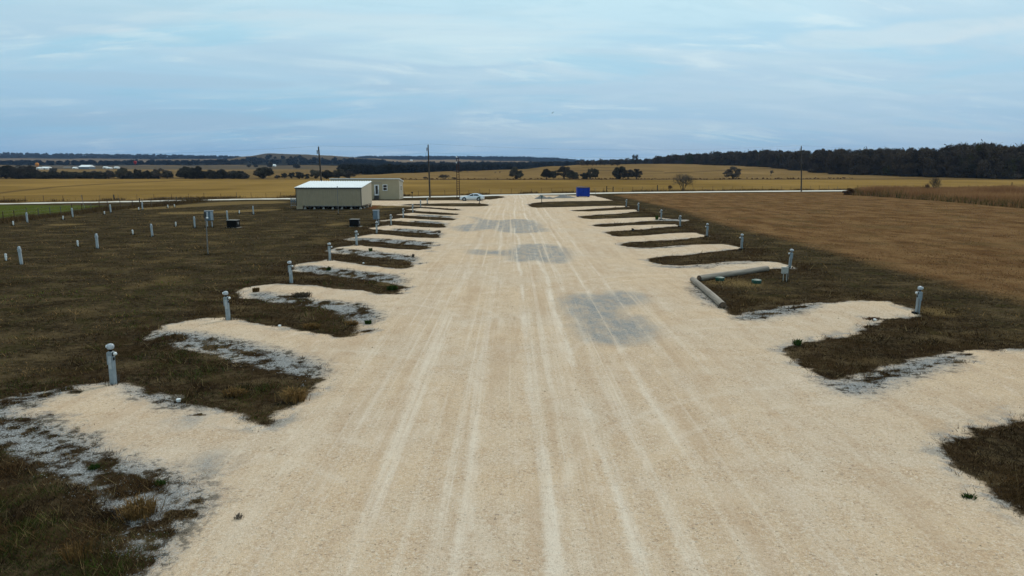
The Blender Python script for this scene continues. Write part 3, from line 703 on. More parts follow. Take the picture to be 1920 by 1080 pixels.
class MB:
    """collects boxes, tubes, lathes and lofts and links them as one mesh"""
    def __init__(s):
        s.v, s.f = [], []
    def add(s, vs, fs):
        o = len(s.v)
        s.v += [tuple(v) for v in vs]
        s.f += [tuple(i + o for i in f) for f in fs]
        return s
    def box(s, x0, x1, y0, y1, z0, z1, bev=0.0):
        if bev <= 0:
            vs = [(x, y, z) for z in (z0, z1) for (x, y) in ((x0, y0), (x1, y0), (x1, y1), (x0, y1))]
            return s.add(vs, [(3, 2, 1, 0), (4, 5, 6, 7), (0, 1, 5, 4), (1, 2, 6, 5), (2, 3, 7, 6), (3, 0, 4, 7)])
        rings = []
        for (z, i) in ((z0, bev), (z0 + bev, 0), (z1 - bev, 0), (z1, bev)):
            b = bev
            q = [(x0 + b, y0 + i), (x1 - b, y0 + i), (x1 - i, y0 + b), (x1 - i, y1 - b), (x1 - b, y1 - i), (x0 + b, y1 - i), (x0 + i, y1 - b), (x0 + i, y0 + b)]
            rings.append([(x, y, z) for x, y in q])
        return s.loft(rings)
    def loft(s, rings, cap=True):
        n = len(rings[0])
        vs = [p for r in rings for p in r]
        fs = []
        for k in range(len(rings) - 1):
            for i in range(n):
                j = (i + 1) % n
                fs.append((k * n + i, k * n + j, (k + 1) * n + j, (k + 1) * n + i))
        if cap:
            fs.append(tuple(range(n - 1, -1, -1)))
            fs.append(tuple((len(rings) - 1) * n + i for i in range(n)))
        return s.add(vs, fs)
    def tube(s, p0, p1, r0, r1=None, n=8, cap=True):
        r1 = r0 if r1 is None else r1
        return s.pipe([p0, p1], [r0, r1], n, cap)
    def pipe(s, pts, rad, n=8, cap=True):
        pts = [Vector(p) for p in pts]
        rings = []
        for k, p in enumerate(pts):
            dirv = (pts[min(k + 1, len(pts) - 1)] - pts[max(k - 1, 0)]).normalized()
            a = dirv.orthogonal().normalized() if abs(dirv.z) > 0.95 else dirv.cross(Vector((0, 0, 1))).normalized()
            b = dirv.cross(a)
            r = rad[k] if isinstance(rad, (list, tuple)) else rad
            rings.append([p + (a * math.cos(t) + b * math.sin(t)) * r for t in (2 * math.pi * i / n for i in range(n))])
        return s.loft(rings, cap)
    def lathe(s, prof, n=16, c=(0, 0, 0)):
        rings = [[(c[0] + r * math.cos(2 * math.pi * i / n), c[1] + r * math.sin(2 * math.pi * i / n), c[2] + z) for i in range(n)] for r, z in prof]
        return s.loft(rings)
    def ball(s, c, r, n=12, sz=1.0):
        prof = [(max(r * math.sin(math.pi * k / 8), r * 0.02), -r * sz * math.cos(math.pi * k / 8)) for k in range(9)]
        return s.lathe(prof, n, c)
    def build(s, name, mat, parent=None, smooth=False, loc=None):
        me = bpy.data.meshes.new(name)
        me.from_pydata([tuple(v) for v in s.v], [], s.f)
        me.materials.append(mat)
        me.update()
        if smooth:
            me.polygons.foreach_set('use_smooth', np.ones(len(me.polygons), dtype=bool))
            me.set_sharp_from_angle(angle=R(40))
        o = bpy.data.objects.new(name, me)
        if loc is not None:
            o.location = loc
        return link(o, parent)
def dup(root, loc, rz=None, scale=None):
    def rec(o, parent):
        c = o.copy()
        COL.objects.link(c)
        if parent is not None:
            c.parent = parent
        for ch in o.children:
            rec(ch, c)
        return c
    r = rec(root, None)
    r.location = loc
    if rz is not None:
        r.rotation_euler = (0, 0, rz)
    if scale is not None:
        r.scale = scale
    return r

# ---------------------------------------------------------------- the ground, as one sheet cut along its own surfaces
ys = [1.5]
while ys[-1] < 9000:
    y = ys[-1]
    ys.append(y + max(0.05, min(0.00031 * y * y, 0.7 if y < 225 else 0.012 * y)))
ys = np.array([-30.0, -8.0, -1.0] + ys)
uc = np.concatenate([np.linspace(-1.5, -0.86, 40)[:-1], np.arange(-0.86, 0.8601, 0.0025), np.linspace(0.86, 1.5, 40)[1:]])
UU, YY = np.meshgrid(uc, ys)
XX = UU * (np.maximum(YY, 0) + 6.0)
nr, nc = XX.shape
gx, gy = XX.ravel(), YY.ravel()
GM = masks(gx, gy)
gz = relief(gx, gy, GM)
idx = np.arange(nr * nc).reshape(nr, nc)
quads = np.stack([idx[:-1, :-1], idx[:-1, 1:], idx[1:, 1:], idx[1:, :-1]], -1).reshape(-1, 4)

# colours of the land beyond the road: crops, pasture, woodland floor, bare hill
road_y = np.interp(gx, RC[:, 0], RC[:, 1])
beyond = sstep(gy - road_y, 2.2, 3.4)
u_ = gx / np.maximum(gy, 1.0)
pxs = u_ * F + CX
fend = np.interp(pxs, [-400, 0, 300, 650, 780, 1300, 1700, 1920, 2400], [402, 402, 404, 395, 384, 384, 372, 352, 350])
nz1, nz2 = fbm(gx / 60, gy / 100, 1, 4), fbm(gx / 9, gy / 16, 2, 4)
gold = np.array([0.238, 0.145, 0.045])
past = np.array([0.185, 0.115, 0.046])
farc = np.empty((len(gx), 3))
farc[:] = gold
farc *= (0.84 + 0.32 * nz2)[:, None]
farc = farc * (1 - 0.25 * sstep(nz1, 0.45, 0.7))[:, None]
def lay(mask, c):
    global farc
    farc = farc * (1 - mask[:, None]) + np.array(c)[None, :] * mask[:, None]
lay((1 - sstep(gy - road_y, 7, 10 + 9 * nz2)) * 0.75, (0.085, 0.055, 0.028))                        # rough verge under the fence
lx = np.interp(pxs, [-400, 0, 110, 330, 420], [160, 175, 235, 345, 400])
lay((np.exp(-((gy - lx - 8 * nz2) / 7.0) ** 2)) * (pxs < 430) * 0.8, (0.085, 0.055, 0.025))           # ditch across the left field
pm = sstep(gy - fend, -1.5, 2.5)
lay(pm, past)
farc = np.where((pm > 0.5)[:, None], farc * (0.70 + 0.6 * nz1)[:, None] * (0.80 + 0.4 * nz2)[:, None], farc)
lay(pm * (1 - sstep(gy - fend, 6, 22)) * 0.7, (0.055, 0.036, 0.020))                                   # rough strip at the field's end
left = sstep(pxs, 700, 560)
lay(left * sstep(gy, 410, 430) * (1 - sstep(gy, 700, 900)) * sstep(nz1, 0.35, 0.6) * 0.6, (0.10, 0.07, 0.03))
lay(left * sstep(gy, 900, 980) * (1 - sstep(gy, 1500, 1560)) * 0.85, (0.085, 0.070, 0.050))
lay(sstep(pxs, 780, 640) * sstep(gy, 1560, 1640) * (1 - sstep(gy, 2050, 2150)), (0.018, 0.017, 0.010))
hill = np.exp(-((pxs - 560) / 120) ** 2)
lay(sstep(gy, 2080, 2160) * (1 - sstep(gy, 3150, 3250)) * sstep(pxs, 800, 690), (0.150, 0.105, 0.058))
hn = fbm(gx / 130, gy / 260, 21, 5)
lay(sstep(gy, 1950, 2100) * (1 - sstep(gy, 2900, 3100)) * np.clip(hill * 1.6, 0, 1) * (0.45 + 0.5 * sstep(hn, 0.4, 0.6)), (0.070, 0.055, 0.036))
lay(sstep(gy, 3150, 3300) * sstep(pxs, 780, 700), (0.014, 0.015, 0.011))
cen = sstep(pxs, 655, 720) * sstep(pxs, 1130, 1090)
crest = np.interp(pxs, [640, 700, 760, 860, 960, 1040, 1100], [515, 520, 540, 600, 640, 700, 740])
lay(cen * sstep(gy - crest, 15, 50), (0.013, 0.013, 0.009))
lay(cen * sstep(gy, 2250, 2350) * (1 - sstep(gy, 3900, 4050)) * sstep(fbm(gx / 300, gy / 500, 33, 3), 0.34, 0.50), (0.20, 0.140, 0.082))
rgt = sstep(pxs, 1235, 1300)
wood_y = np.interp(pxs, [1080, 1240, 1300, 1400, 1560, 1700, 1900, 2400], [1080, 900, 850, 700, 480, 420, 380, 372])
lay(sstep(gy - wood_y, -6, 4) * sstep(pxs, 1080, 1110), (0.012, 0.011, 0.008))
for (pa, ya, pb, yb) in [(1240, 500, 1480, 640), (1040, 560, 1240, 540), (1090, 640, 1160, 640)]:    # cattle paths and hedge banks over the pasture
    ln = ya + (pxs - pa) / (pb - pa) * (yb - ya)
    lay(np.exp(-((gy - ln) / 9.0) ** 2) * (pxs > pa) * (pxs < pb) * 0.75, (0.06, 0.042, 0.022))
farcol = np.concatenate([farc, beyond[:, None]], 1)
plan_a = np.stack([GM['gravel'], GM['pale'], GM['patch'], GM['road']], 1)
plan_b = np.stack([GM['brown'], GM['tall'], GM['green'], GM['straw']], 1)
plan_c = np.stack([GM['red'], GM['red'], GM['red'], np.ones(len(gx))], 1)

qc = quads[:, 0]
kind = np.zeros(len(quads), int)                       # 0 turf, 1 gravel lot, 2 road, 3 brown field, 4 land beyond
kind[GM['brown'][qc] > 0] = 3
kind[GM['gravel'][qc] > 0] = 1
kind[GM['road'][qc] > 0] = 2
kind[(kind != 2) & (beyond[qc] > 0.5)] = 4
kind[(kind == 4) & (gy[qc] > fend[qc])] = 5
for k, nm, lb in [(0, 'ground', 'dull brown winter turf between and around the gravel pads'), (1, 'gravel_lot', 'pale tan crushed stone lane with short pads on both sides'),
                  (2, 'road', 'thin white gravel road crossing behind the lot'), (3, 'stubble_field', 'reddish brown mown field right of the gravel pads'),
                  (4, 'hay_field', 'smooth golden field beyond the white road'), (5, 'hills', 'rolling pasture, woods and low hills out to the horizon')]:
    q = quads[kind == k]
    used, inv = np.unique(q.ravel(), return_inverse=True)
    me = np_mesh(nm, np.stack([gx[used], gy[used], gz[used]], 1), inv.reshape(-1, 4), m_ground, True)
    colour_attr(me, 'plan_a', plan_a[used]); colour_attr(me, 'plan_b', plan_b[used]); colour_attr(me, 'plan_c', plan_c[used]); colour_attr(me, 'far_colour', farcol[used])
    tag(link(bpy.data.objects.new(nm, me)), lb, kind='structure')

# ---------------------------------------------------------------- buildings
def wall_ribs(x0, x1, y0, y1, z0, z1, pitch, depth, zt1=None):
    """upright ribbed sheet facing -Y"""
    mb = MB()
    prof = []
    x = x0
    while x < x1 - pitch * 0.5:
        prof += [(x, 0), (x + pitch * 0.62, 0), (x + pitch * 0.70, -depth), (x + pitch * 0.92, -depth)]
        x += pitch
    prof.append((x1, 0))
    n = len(prof)
    vs = [(px, y0 + dy, z0) for px, dy in prof] + [(px, y0 + dy, z1) for px, dy in prof] + [(px, y1, z0) for px, dy in prof] + [(px, y1, z1) for px, dy in prof]
    fs = []
    for i in range(n - 1):
        fs.append((i, i + 1, n + i + 1, n + i))
        fs.append((2 * n + i + 1, 2 * n + i, 3 * n + i, 3 * n + i + 1))
        fs.append((n + i, n + i + 1, 3 * n + i + 1, 3 * n + i))
        fs.append((i + 1, i, 2 * n + i, 2 * n + i + 1))
    fs += [(0, n, 3 * n, 2 * n), (n - 1, 3 * n - 1, 4 * n - 1, 2 * n - 1)]
    return mb.add(vs, fs)

x, y, z = at(618, 391.5)
W2, D2 = 5.08, 8.2
sx0 = G(557.5, 392)[0] + 0.0; sx1 = G(676.0, 393)[0]
sy = G(617, 392.3)[1]
shed = empty('shed', ((sx0 + sx1) / 2, sy, 0))
tag(shed, 'long tan ribbed-steel shed with white sloping roof standing on short piers', 'shed')
wx = (sx1 - sx0) / 2
zb, zf = 0.58, 3.42
zr = 4.22
wall_ribs(-wx + 0.10, wx - 0.10, 0.0, 0.06, zb, zf - 0.02, 0.305, 0.035).build('front_wall', M['ribbed'], shed)
e = MB()
for sx in (-1, 1):
    xa, xb = (wx - 0.06, wx) if sx > 0 else (-wx, -wx + 0.06)
    e.add([(xa, 0.09, zb), (xb, 0.09, zb), (xb, D2, zb), (xa, D2, zb), (xa, 0.09, zf), (xb, 0.09, zf), (xb, D2, zr), (xa, D2, zr)],
          [(3, 2, 1, 0), (4, 5, 6, 7), (0, 1, 5, 4), (1, 2, 6, 5), (2, 3, 7, 6), (3, 0, 4, 7)])
    w_ = MB()
    w_.v, w_.f = e.v[-8:], [(3, 2, 1, 0), (4, 5, 6, 7), (0, 1, 5, 4), (1, 2, 6, 5), (2, 3, 7, 6), (3, 0, 4, 7)]
    w_.build('end_wall', M['tan'], shed)
MB().box(-wx + 0.07, wx - 0.07, D2 - 0.06, D2, zb, zr - 0.02).build('back_wall', M['tan'], shed)
MB().box(-wx + 0.08, wx - 0.08, 0.12, D2 - 0.1, zb - 0.16, zb - 0.01).build('floor_frame', M['trim'], shed)
# roof: ribs run up the slope
rb = MB()
prof = []
xx = -wx - 0.12
while xx < wx + 0.12 - 0.2:
    prof += [(xx, 0.0), (xx + 0.24, 0.0), (xx + 0.265, 0.085), (xx + 0.345, 0.085), (xx + 0.37, 0.0)]
    xx += 0.405
prof.append((wx + 0.12, 0.0))
n = len(prof)
sl = (zr - zf) / D2
ya, yb = -0.18, D2 + 0.12
vs = [(px, ya, zf + sl * ya + dz + 0.05) for px, dz in prof] + [(px, yb, zf + sl * yb + dz + 0.05) for px, dz in prof] + \
     [(px, ya, zf + sl * ya + 0.01) for px, dz in prof] + [(px, yb, zf + sl * yb + 0.01) for px, dz in prof]
fs = []
for i in range(n - 1):
    fs += [(i, i + 1, n + i + 1, n + i), (2 * n + i + 1, 2 * n + i, 3 * n + i, 3 * n + i + 1), (i + 1, i, 2 * n + i, 2 * n + i + 1), (n + i, n + i + 1, 3 * n + i + 1, 3 * n + i)]
fs += [(0, n, 3 * n, 2 * n), (n - 1, 3 * n - 1, 4 * n - 1, 2 * n - 1)]
rb.add(vs, fs)
roof = rb.build('roof', M['roofmetal'], shed)
MB().box(-wx - 0.1, wx + 0.1, -0.16, -0.05, zf - 0.16, zf - 0.02).build('gutter', M['trim'], roof)
for xx in (-wx, wx - 0.10):
    MB().box(xx, xx + 0.10, -0.045, 0.05, zb, zf - 0.16).build('corner_trim', M['trim'], shed)
MB().box(-wx + 1.4, wx - 0.12, -0.05, 0.02, zb - 0.09, zb - 0.01).build('base_rail', M['concrete'], shed)
MB().box(-wx + 0.02, -wx + 1.0, 0.01, 0.07, 0.02, zb - 0.005).build('skirt_panel', M['ribbed'], shed)
MB().box(wx - 0.07, wx - 0.01, D2 - 0.9, D2 - 0.07, 0.02, zb - 0.005).build('skirt_panel', M['tan'], shed)
pr = random.Random(3)
for yy in (0.22, 2.8, 5.4, D2 - 0.3):
    for k in range(7):
        xx = -wx + 1.35 + k * (2 * wx - 1.6) / 6
        hp = zb - 0.17
        MB().loft([[(xx - s, yy - s, zz), (xx + s, yy - s, zz), (xx + s, yy + s, zz), (xx - s, yy + s, zz)] for s, zz in ((0.20, 0.0), (0.18, 0.10), (0.10, 0.2), (0.10, hp))]).build('pier', M['concrete'], shed)

# tan office behind it
hy = G(751, 374.2)[1]
hx1 = (751.0 - CX) / F * hy * 1.003
hx0 = (624.5 - CX) / F * hy * 1.003
house = empty('portable_office', (hx1, hy, 0.02))
tag(house, 'tan flat-fronted office cabin with white glazed door and small white window', 'cabin')
L = hx1 - hx0
HF, HB, HD = 4.2, 3.62, 5.4
def sloped(x0, x1, y0, y1, z0, f0, f1):
    return MB().add([(x0, y0, z0), (x1, y0, z0), (x1, y1, z0), (x0, y1, z0), (x0, y0, f0), (x1, y0, f0), (x1, y1, f1), (x0, y1, f1)],
                    [(3, 2, 1, 0), (4, 5, 6, 7), (0, 1, 5, 4), (1, 2, 6, 5), (2, 3, 7, 6), (3, 0, 4, 7)])
MB().box(-L, 0, 0, 0.12, 0.0, HF).build('front_wall', M['housewall'], house)
sloped(-0.12, 0, 0.121, HD, 0.0, HF - 0.01, HB).build('side_wall', M['tan'], house)
sloped(-L, -L + 0.12, 0.121, HD, 0.0, HF - 0.01, HB).build('side_wall', M['tan'], house)
MB().box(-L + 0.121, -0.121, HD - 0.12, HD, 0.0, HB - 0.02).build('back_wall', M['tan'], house)
hr = MB().add([(-L - 0.15, -0.2, HF + 0.01), (0.15, -0.2, HF + 0.01), (0.15, HD + 0.2, HB + 0.0), (-L - 0.15, HD + 0.2, HB + 0.0), (-L - 0.15, -0.2, HF + 0.16), (0.15, -0.2, HF + 0.16), (0.15, HD + 0.2, HB + 0.12), (-L - 0.15, HD + 0.2, HB + 0.12)],
    [(3, 2, 1, 0), (4, 5, 6, 7), (0, 1, 5, 4), (1, 2, 6, 5), (2, 3, 7, 6), (3, 0, 4, 7)]).build('roof', M['roofmetal'], house)
def hpx(px):
    return (px - CX) / F * hy * 1.003 - hx1
MB().box(hpx(694), hpx(719.5), -0.06, -0.003, 3.36, 3.48).build('awning_ledge', M['concrete'], house)
dxa, dxb = hpx(705.3), hpx(713.8)
dr = MB().box(dxa, dxb, -0.07, -0.004, 0.85, 3.05, 0.01).build('door', M['white'], house)
MB().box(dxa + 0.24, dxb - 0.24, -0.09, -0.072, 1.15, 2.88).build('pane', M['glass'], dr)
MB().box(dxb - 0.16, dxb - 0.08, -0.13, -0.072, 1.85, 1.97).build('handle', M['galv'], dr)
st = MB()
for k in range(4):
    st.box(dxa + 0.02, dxb - 0.02, -0.10 - 0.24 * (k + 1), -0.10 - 0.24 * k, 0.0, 0.82 - 0.2 * k)
st.build('steps', M['trim'], house)
for xx in (dxa, dxb):
    MB().pipe([(xx, -0.15, 0.8), (xx, -0.15, 1.68), (xx, -0.2, 1.7), (xx, -1.06, 0.92), (xx, -1.1, 0.86), (xx, -1.1, 0.0)], 0.025, 6).build('handrail', M['galv'], house)
wxa, wxb = hpx(720.7), hpx(729.4)
wf = MB()
for (a0, a1, b0, b1) in ((wxa, wxb, 1.80, 1.92), (wxa, wxb, 2.98, 3.10), (wxa, wxa + 0.12, 1.921, 2.979), (wxb - 0.12, wxb, 1.921, 2.979), (wxa + 0.121, wxb - 0.121, 2.42, 2.50)):
    wf.box(a0, a1, -0.06, -0.003, b0, b1)
wn = wf.build('window', M['white'], house)
MB().box(wxa + 0.121, wxb - 0.121, -0.03, -0.004, 1.921, 2.419).build('pane', M['glass'], wn)
MB().box(wxa + 0.121, wxb - 0.121, -0.03, -0.004, 2.501, 2.979).build('pane', M['glass'], wn)
wn2 = MB().box(0.003, 0.05, 1.9, 2.8, 1.7, 2.9).build('window', M['white'], house)
MB().box(0.051, 0.06, 2.0, 2.7, 1.8, 2.8).build('pane', M['glass'], wn2)

# meter rack at the shed's left end
y = G(551, 389.3)[1]
rk = empty('meter_rack', (G(551.5, 389.3)[0], y, 0.02))
tag(rk, 'grey steel rack of electric meter boxes beside left end of the shed', 'meter rack')
for xx in (-0.45, 0.45):
    MB().tube((xx, 0, 0), (xx, 0, 1.62), 0.05, n=8).build('post', M['galv'], rk)
for zz in (0.35, 0.72, 1.45):
    MB().box(-0.55, 0.55, -0.07, -0.045, zz, zz + 0.07).build('rail', M['cabinetlight'], rk)
for xx in (-0.34, 0.02, 0.38):
    bx = MB().box(xx - 0.12, xx + 0.12, -0.24, -0.075, 0.90, 1.40, 0.015).build('meter_box', M['cabinet'], rk)
    MB().pipe([(xx, -0.24, 1.22), (xx, -0.31, 1.22)], [0.09, 0.08], 12).build('meter', M['globe'], bx)

# ---------------------------------------------------------------- car
def car():
    root = empty('car', (0, 0, 0))
    tag(root, 'white four-door sedan parked facing left at the end of the gravel drive', 'car')
    def sec(x, hw, z0, zb, zt, crown):
        # cross-section: sill, flank, shoulder, deck
        return [(x, -hw * 0.92, z0), (x, -hw, z0 + 0.12), (x, -hw, zb), (x, -hw * 0.93, zt), (x, -hw * 0.5, zt + crown), (x, hw * 0.5, zt + crown), (x, hw * 0.93, zt), (x, hw, zb), (x, hw, z0 + 0.12), (x, hw * 0.92, z0)]
    st_ = [(-2.42, 0.62, 0.34, 0.48, 0.56, 0.01), (-2.36, 0.74, 0.24, 0.52, 0.66, 0.02), (-2.15, 0.84, 0.20, 0.58, 0.74, 0.03), (-1.75, 0.90, 0.20, 0.62, 0.82, 0.04), (-1.2, 0.92, 0.20, 0.66, 0.90, 0.05), (-0.75, 0.92, 0.20, 0.70, 0.955, 0.04),
           (0.0, 0.92, 0.20, 0.72, 0.96, 0.02), (1.0, 0.92, 0.20, 0.74, 0.98, 0.02), (1.6, 0.91, 0.22, 0.76, 1.02, 0.04), (2.05, 0.88, 0.26, 0.78, 1.04, 0.04), (2.30, 0.82, 0.32, 0.76, 1.00, 0.03), (2.40, 0.72, 0.40, 0.70, 0.90, 0.01)]
    mb = MB(); mb.loft([sec(*s) for s in st_]); mb.build('body', M['car'], root, True)
    # cabin: roof skin over a dark glasshouse
    gh = [(-0.95, 0.80, 0.90, 0.93), (-0.30, 0.70, 0.92, 1.30), (0.15, 0.66, 0.92, 1.43), (0.75, 0.64, 0.94, 1.46), (1.25, 0.64, 0.95, 1.38), (1.75, 0.70, 0.98, 1.20), (2.12, 0.76, 1.0, 1.06)]
    rings = []
    for x, hw, z0, z1 in gh:
        bw = 0.86
        rings.append([(x, -bw, z0), (x, -hw - 0.02, z1 - 0.06 if z1 - z0 > 0.1 else z1), (x, -hw + 0.12, z1), (x, hw - 0.12, z1), (x, hw + 0.02, z1 - 0.06 if z1 - z0 > 0.1 else z1), (x, bw, z0)])
    mb = MB(); mb.loft(rings); mb.build('cabin', M['car'], root, True)
    for s in (-1, 1):
        for (xa, xb, ta, tb) in ((-0.68, 0.36, -0.10, 0.34), (0.44, 1.50, 0.46, 1.16)):
            pts = []
            for (xx, lo) in ((xa, 1), (xb, 1), (tb, 0), (ta, 0)):
                k = next(i for i in range(len(gh) - 1) if gh[i + 1][0] >= xx)
                f = (xx - gh[k][0]) / (gh[k + 1][0] - gh[k][0])
                hw = gh[k][1] * (1 - f) + gh[k + 1][1] * f; z1 = gh[k][3] * (1 - f) + gh[k + 1][3] * f; z0 = gh[k][2] * (1 - f) + gh[k + 1][2] * f
                q = 0.12 if lo else 0.96
                zz = z0 + (z1 - 0.06 - z0) * q
                yy = 0.86 + (hw + 0.02 - 0.86) * q
                pts.append((xx, s * (yy + 0.012), zz))
            inn = [(p[0], p[1] - s * 0.03, p[2]) for p in pts]
            MB().add(pts + inn, [(0, 1, 2, 3), (7, 6, 5, 4), (0, 4, 5, 1), (1, 5, 6, 2), (2, 6, 7, 3), (3, 7, 4, 0)]).build('side_window', M['glass'], root)
    for (xa, za, xb, zb_, wa, wb, nm) in ((-0.86, 0.99, -0.30, 1.29, 0.70, 0.60, 'windscreen'), (1.82, 1.175, 1.36, 1.35, 0.58, 0.54, 'rear_window')):
        o = 0.03
        pts = [(xa, -wa, za + o), (xa, wa, za + o), (xb, wb, zb_ + o), (xb, -wb, zb_ + o)]
        inn = [(p[0], p[1], p[2] - 0.05) for p in pts]
        MB().add(pts + inn, [(0, 1, 2, 3), (7, 6, 5, 4), (0, 4, 5, 1), (1, 5, 6, 2), (2, 6, 7, 3), (3, 7, 4, 0)]).build(nm, M['glass'], root)
    for (x) in (-1.50, 1.36):
        for s in (-1, 1):
            wl = MB().pipe([(x, s * 0.72, 0.33), (x, s * 0.76, 0.33), (x, s * 0.90, 0.33), (x, s * 0.935, 0.33)], [0.28, 0.335, 0.335, 0.29], 20).build('wheel', M['rubber'], root, True)
            MB().pipe([(x, s * 0.90, 0.33), (x, s * 0.945, 0.33)], [0.225, 0.21], 16).build('rim', M['alloy'], wl)
            MB().pipe([(x, s * 0.80, 0.36), (x, s * 0.928, 0.36)], [0.40, 0.40], 20).build('wheel_arch', M['black'], root)
    for s in (-1, 1):
        MB().box(-2.37, -2.10, s * 0.66 - 0.14, s * 0.66 + 0.14, 0.56, 0.70, 0.03).build('headlight', M['lampclear'], root)
        MB().box(2.20, 2.405, s * 0.64 - 0.15, s * 0.64 + 0.15, 0.76, 0.93, 0.03).build('taillight', M['lampred'], root)
        MB().box(-0.66, -0.46, s * 1.0 - 0.09, s * 1.0 + 0.09, 0.94, 1.07, 0.03).build('mirror', M['car'], root)
        for xx in (0.05, 1.05):
            MB().box(xx, xx + 0.2, s * 0.93 - 0.015, s * 0.93 + 0.015, 0.80, 0.83).build('door_handle', M['alloy'], root)
    MB().box(-2.44, -2.30, -0.45, 0.45, 0.34, 0.50, 0.02).build('grille', M['black'], root)
    MB().box(-2.2, 2.2, -0.93, 0.93, 0.17, 0.25, 0.02).build('sill', M['black'], root)
    return root
c = car()
x, y, z = at(885, 376.8)
c.location = (x, y + 0.9, z)
c.rotation_euler = (0, 0, R(-3))

# ---------------------------------------------------------------- blue container, stone heaps, utility boxes
x, y, z = at(1094, 369.3)
bn = empty('dumpster', (x, y, z), R(2))
tag(bn, 'bright blue steel rubbish container with low arched lid standing by the road', 'container')
bw, bd, bh = 1.43, 0.95, 2.06
pan = MB().box(-bw, bw, 0.05, 2 * bd, 0.12, bh)
pan.build('body', M['blue'], bn)
rbs = MB()
for k in range(6):
    xx = -bw + 0.03 + k * (2 * bw - 0.16) / 5
    rbs.box(xx, xx + 0.10, 0.0, 0.047, 0.13, bh - 0.12)
rbs.build('rib', M['blue'], bn)
MB().box(-bw - 0.03, bw + 0.03, -0.02, 0.046, bh - 0.11, bh + 0.02).build('rim', M['bluedark'], bn)
lid = [[(-bw - 0.02 + 2 * (bw + 0.02) * k / 8, yy, bh + 0.022 + zz + 0.16 * math.sin(math.pi * k / 8) ) for k in range(9)] for yy, zz in ((0.0, 0), (2 * bd, 0), (2 * bd, 0.06), (0.0, 0.06))]
MB().loft([[lid[0][k], lid[1][k], lid[2][k], lid[3][k]] for k in range(9)]).build('lid', M['bluedark'], bn)
for xx in (-bw + 0.1, bw - 0.35):
    MB().box(xx, xx + 0.25, 0.1, 2 * bd - 0.05, 0.0, 0.118).build('skid', M['black'], bn)

def heap(px0, px1, pyb, pyt, seed, lab, peaks):
    x0, x1 = G(px0, pyb)[0], G(px1, pyb)[0]
    xc, yc, z = at((px0 + px1) / 2, pyb)
    hh = P(0, pyt, yc + 1.2)[1] - z
    rx = (x1 - x0) / 2
    n = 48
    ax = np.linspace(-1.15, 1.15, n)
    A, B = np.meshgrid(ax, ax)
    z = np.zeros_like(A)
    for (cx, cy, r, k) in peaks:
        dd = np.sqrt((A - cx) ** 2 + (B - cy) ** 2) / r
        z = np.maximum(z, k * np.clip(1 - dd, 0, 1) ** 0.9)
    z = hh * z * (0.86 + 0.28 * fbm(A * 5, B * 5, seed, 3)) + 0.05 * (fbm(A * 16, B * 16, seed + 3, 3) - 0.5) * (z > 0.02) - 0.03
    co = np.stack([A.ravel() * rx, B.ravel() * rx * 0.75, z.ravel()], 1)
    ii = np.arange(n * n).reshape(n, n)
    q = np.stack([ii[:-1, :-1], ii[:-1, 1:], ii[1:, 1:], ii[1:, :-1]], -1).reshape(-1, 4)
    keep = co[q][:, :, 2].max(1) > -0.02
    q = q[keep]
    used, inv = np.unique(q.ravel(), return_inverse=True)
    o = bpy.data.objects.new('gravel_heap', np_mesh('gravel_heap', co[used], inv.reshape(-1, 4), M['heap'], True))
    o.location = (xc, yc + rx * 0.6, hz(xc, yc) + 0.01)
    tag(link(o), lab, 'gravel heap', 'gravel heaps beside the container')
heap(1002, 1042, 373.2, 365.6, 3, 'smaller two-humped grey gravel heap behind the short head-high post', [(-0.28, 0, 0.72, 1.0), (0.42, -0.1, 0.62, 0.62)])
heap(1036, 1080, 371.6, 364.2, 8, 'wider grey gravel heap next to the blue container', [(-0.05, 0, 0.85, 1.0), (0.45, 0.1, 0.6, 0.6), (-0.5, 0, 0.5, 0.45)])

def hvac(px, py, wpx, lab, rz):
    x, y, z = at(px, py)
    wd = wpx * y / F * 1.02
    o = empty('utility_box', (x, y, z), rz)
    tag(o, lab, 'utility box', 'black utility boxes on the turf')
    h = 0.80
    MB().box(-wd / 2 - 0.06, wd / 2 + 0.22, -0.04, wd * 0.8 + 0.1, -0.05, 0.035).build('slab', M['concrete'], o)
    b = MB().box(-wd / 2, wd / 2, 0.02, wd * 0.8, 0.038, h, 0.02).build('body', M['black'], o)
    lo = MB()
    for k in range(9):
        lo.box(-wd / 2 + 0.08, wd / 2 - 0.08, -0.005, 0.018, 0.14 + k * 0.07, 0.18 + k * 0.07)
    lo.build('louvre', M['black'], b)
    MB().box(-wd / 2 - 0.03, wd / 2 + 0.03, -0.01, wd * 0.8 + 0.03, h + 0.003, h + 0.045, 0.015).build('lid', M['concrete'], o)
    MB().box(wd / 2 + 0.004, wd / 2 + 0.06, 0.3, 0.55, 0.35, 0.6, 0.01).build('conduit_box', M['galv'], o)
hvac(434, 427.2, 18.5, 'black box with pale lid standing in front of a white-capped post on left turf', R(-6))
hvac(663.5, 425.3, 16.5, 'black box with pale lid left of the blue-grey cabinet nearest the gravel pads', R(-4))

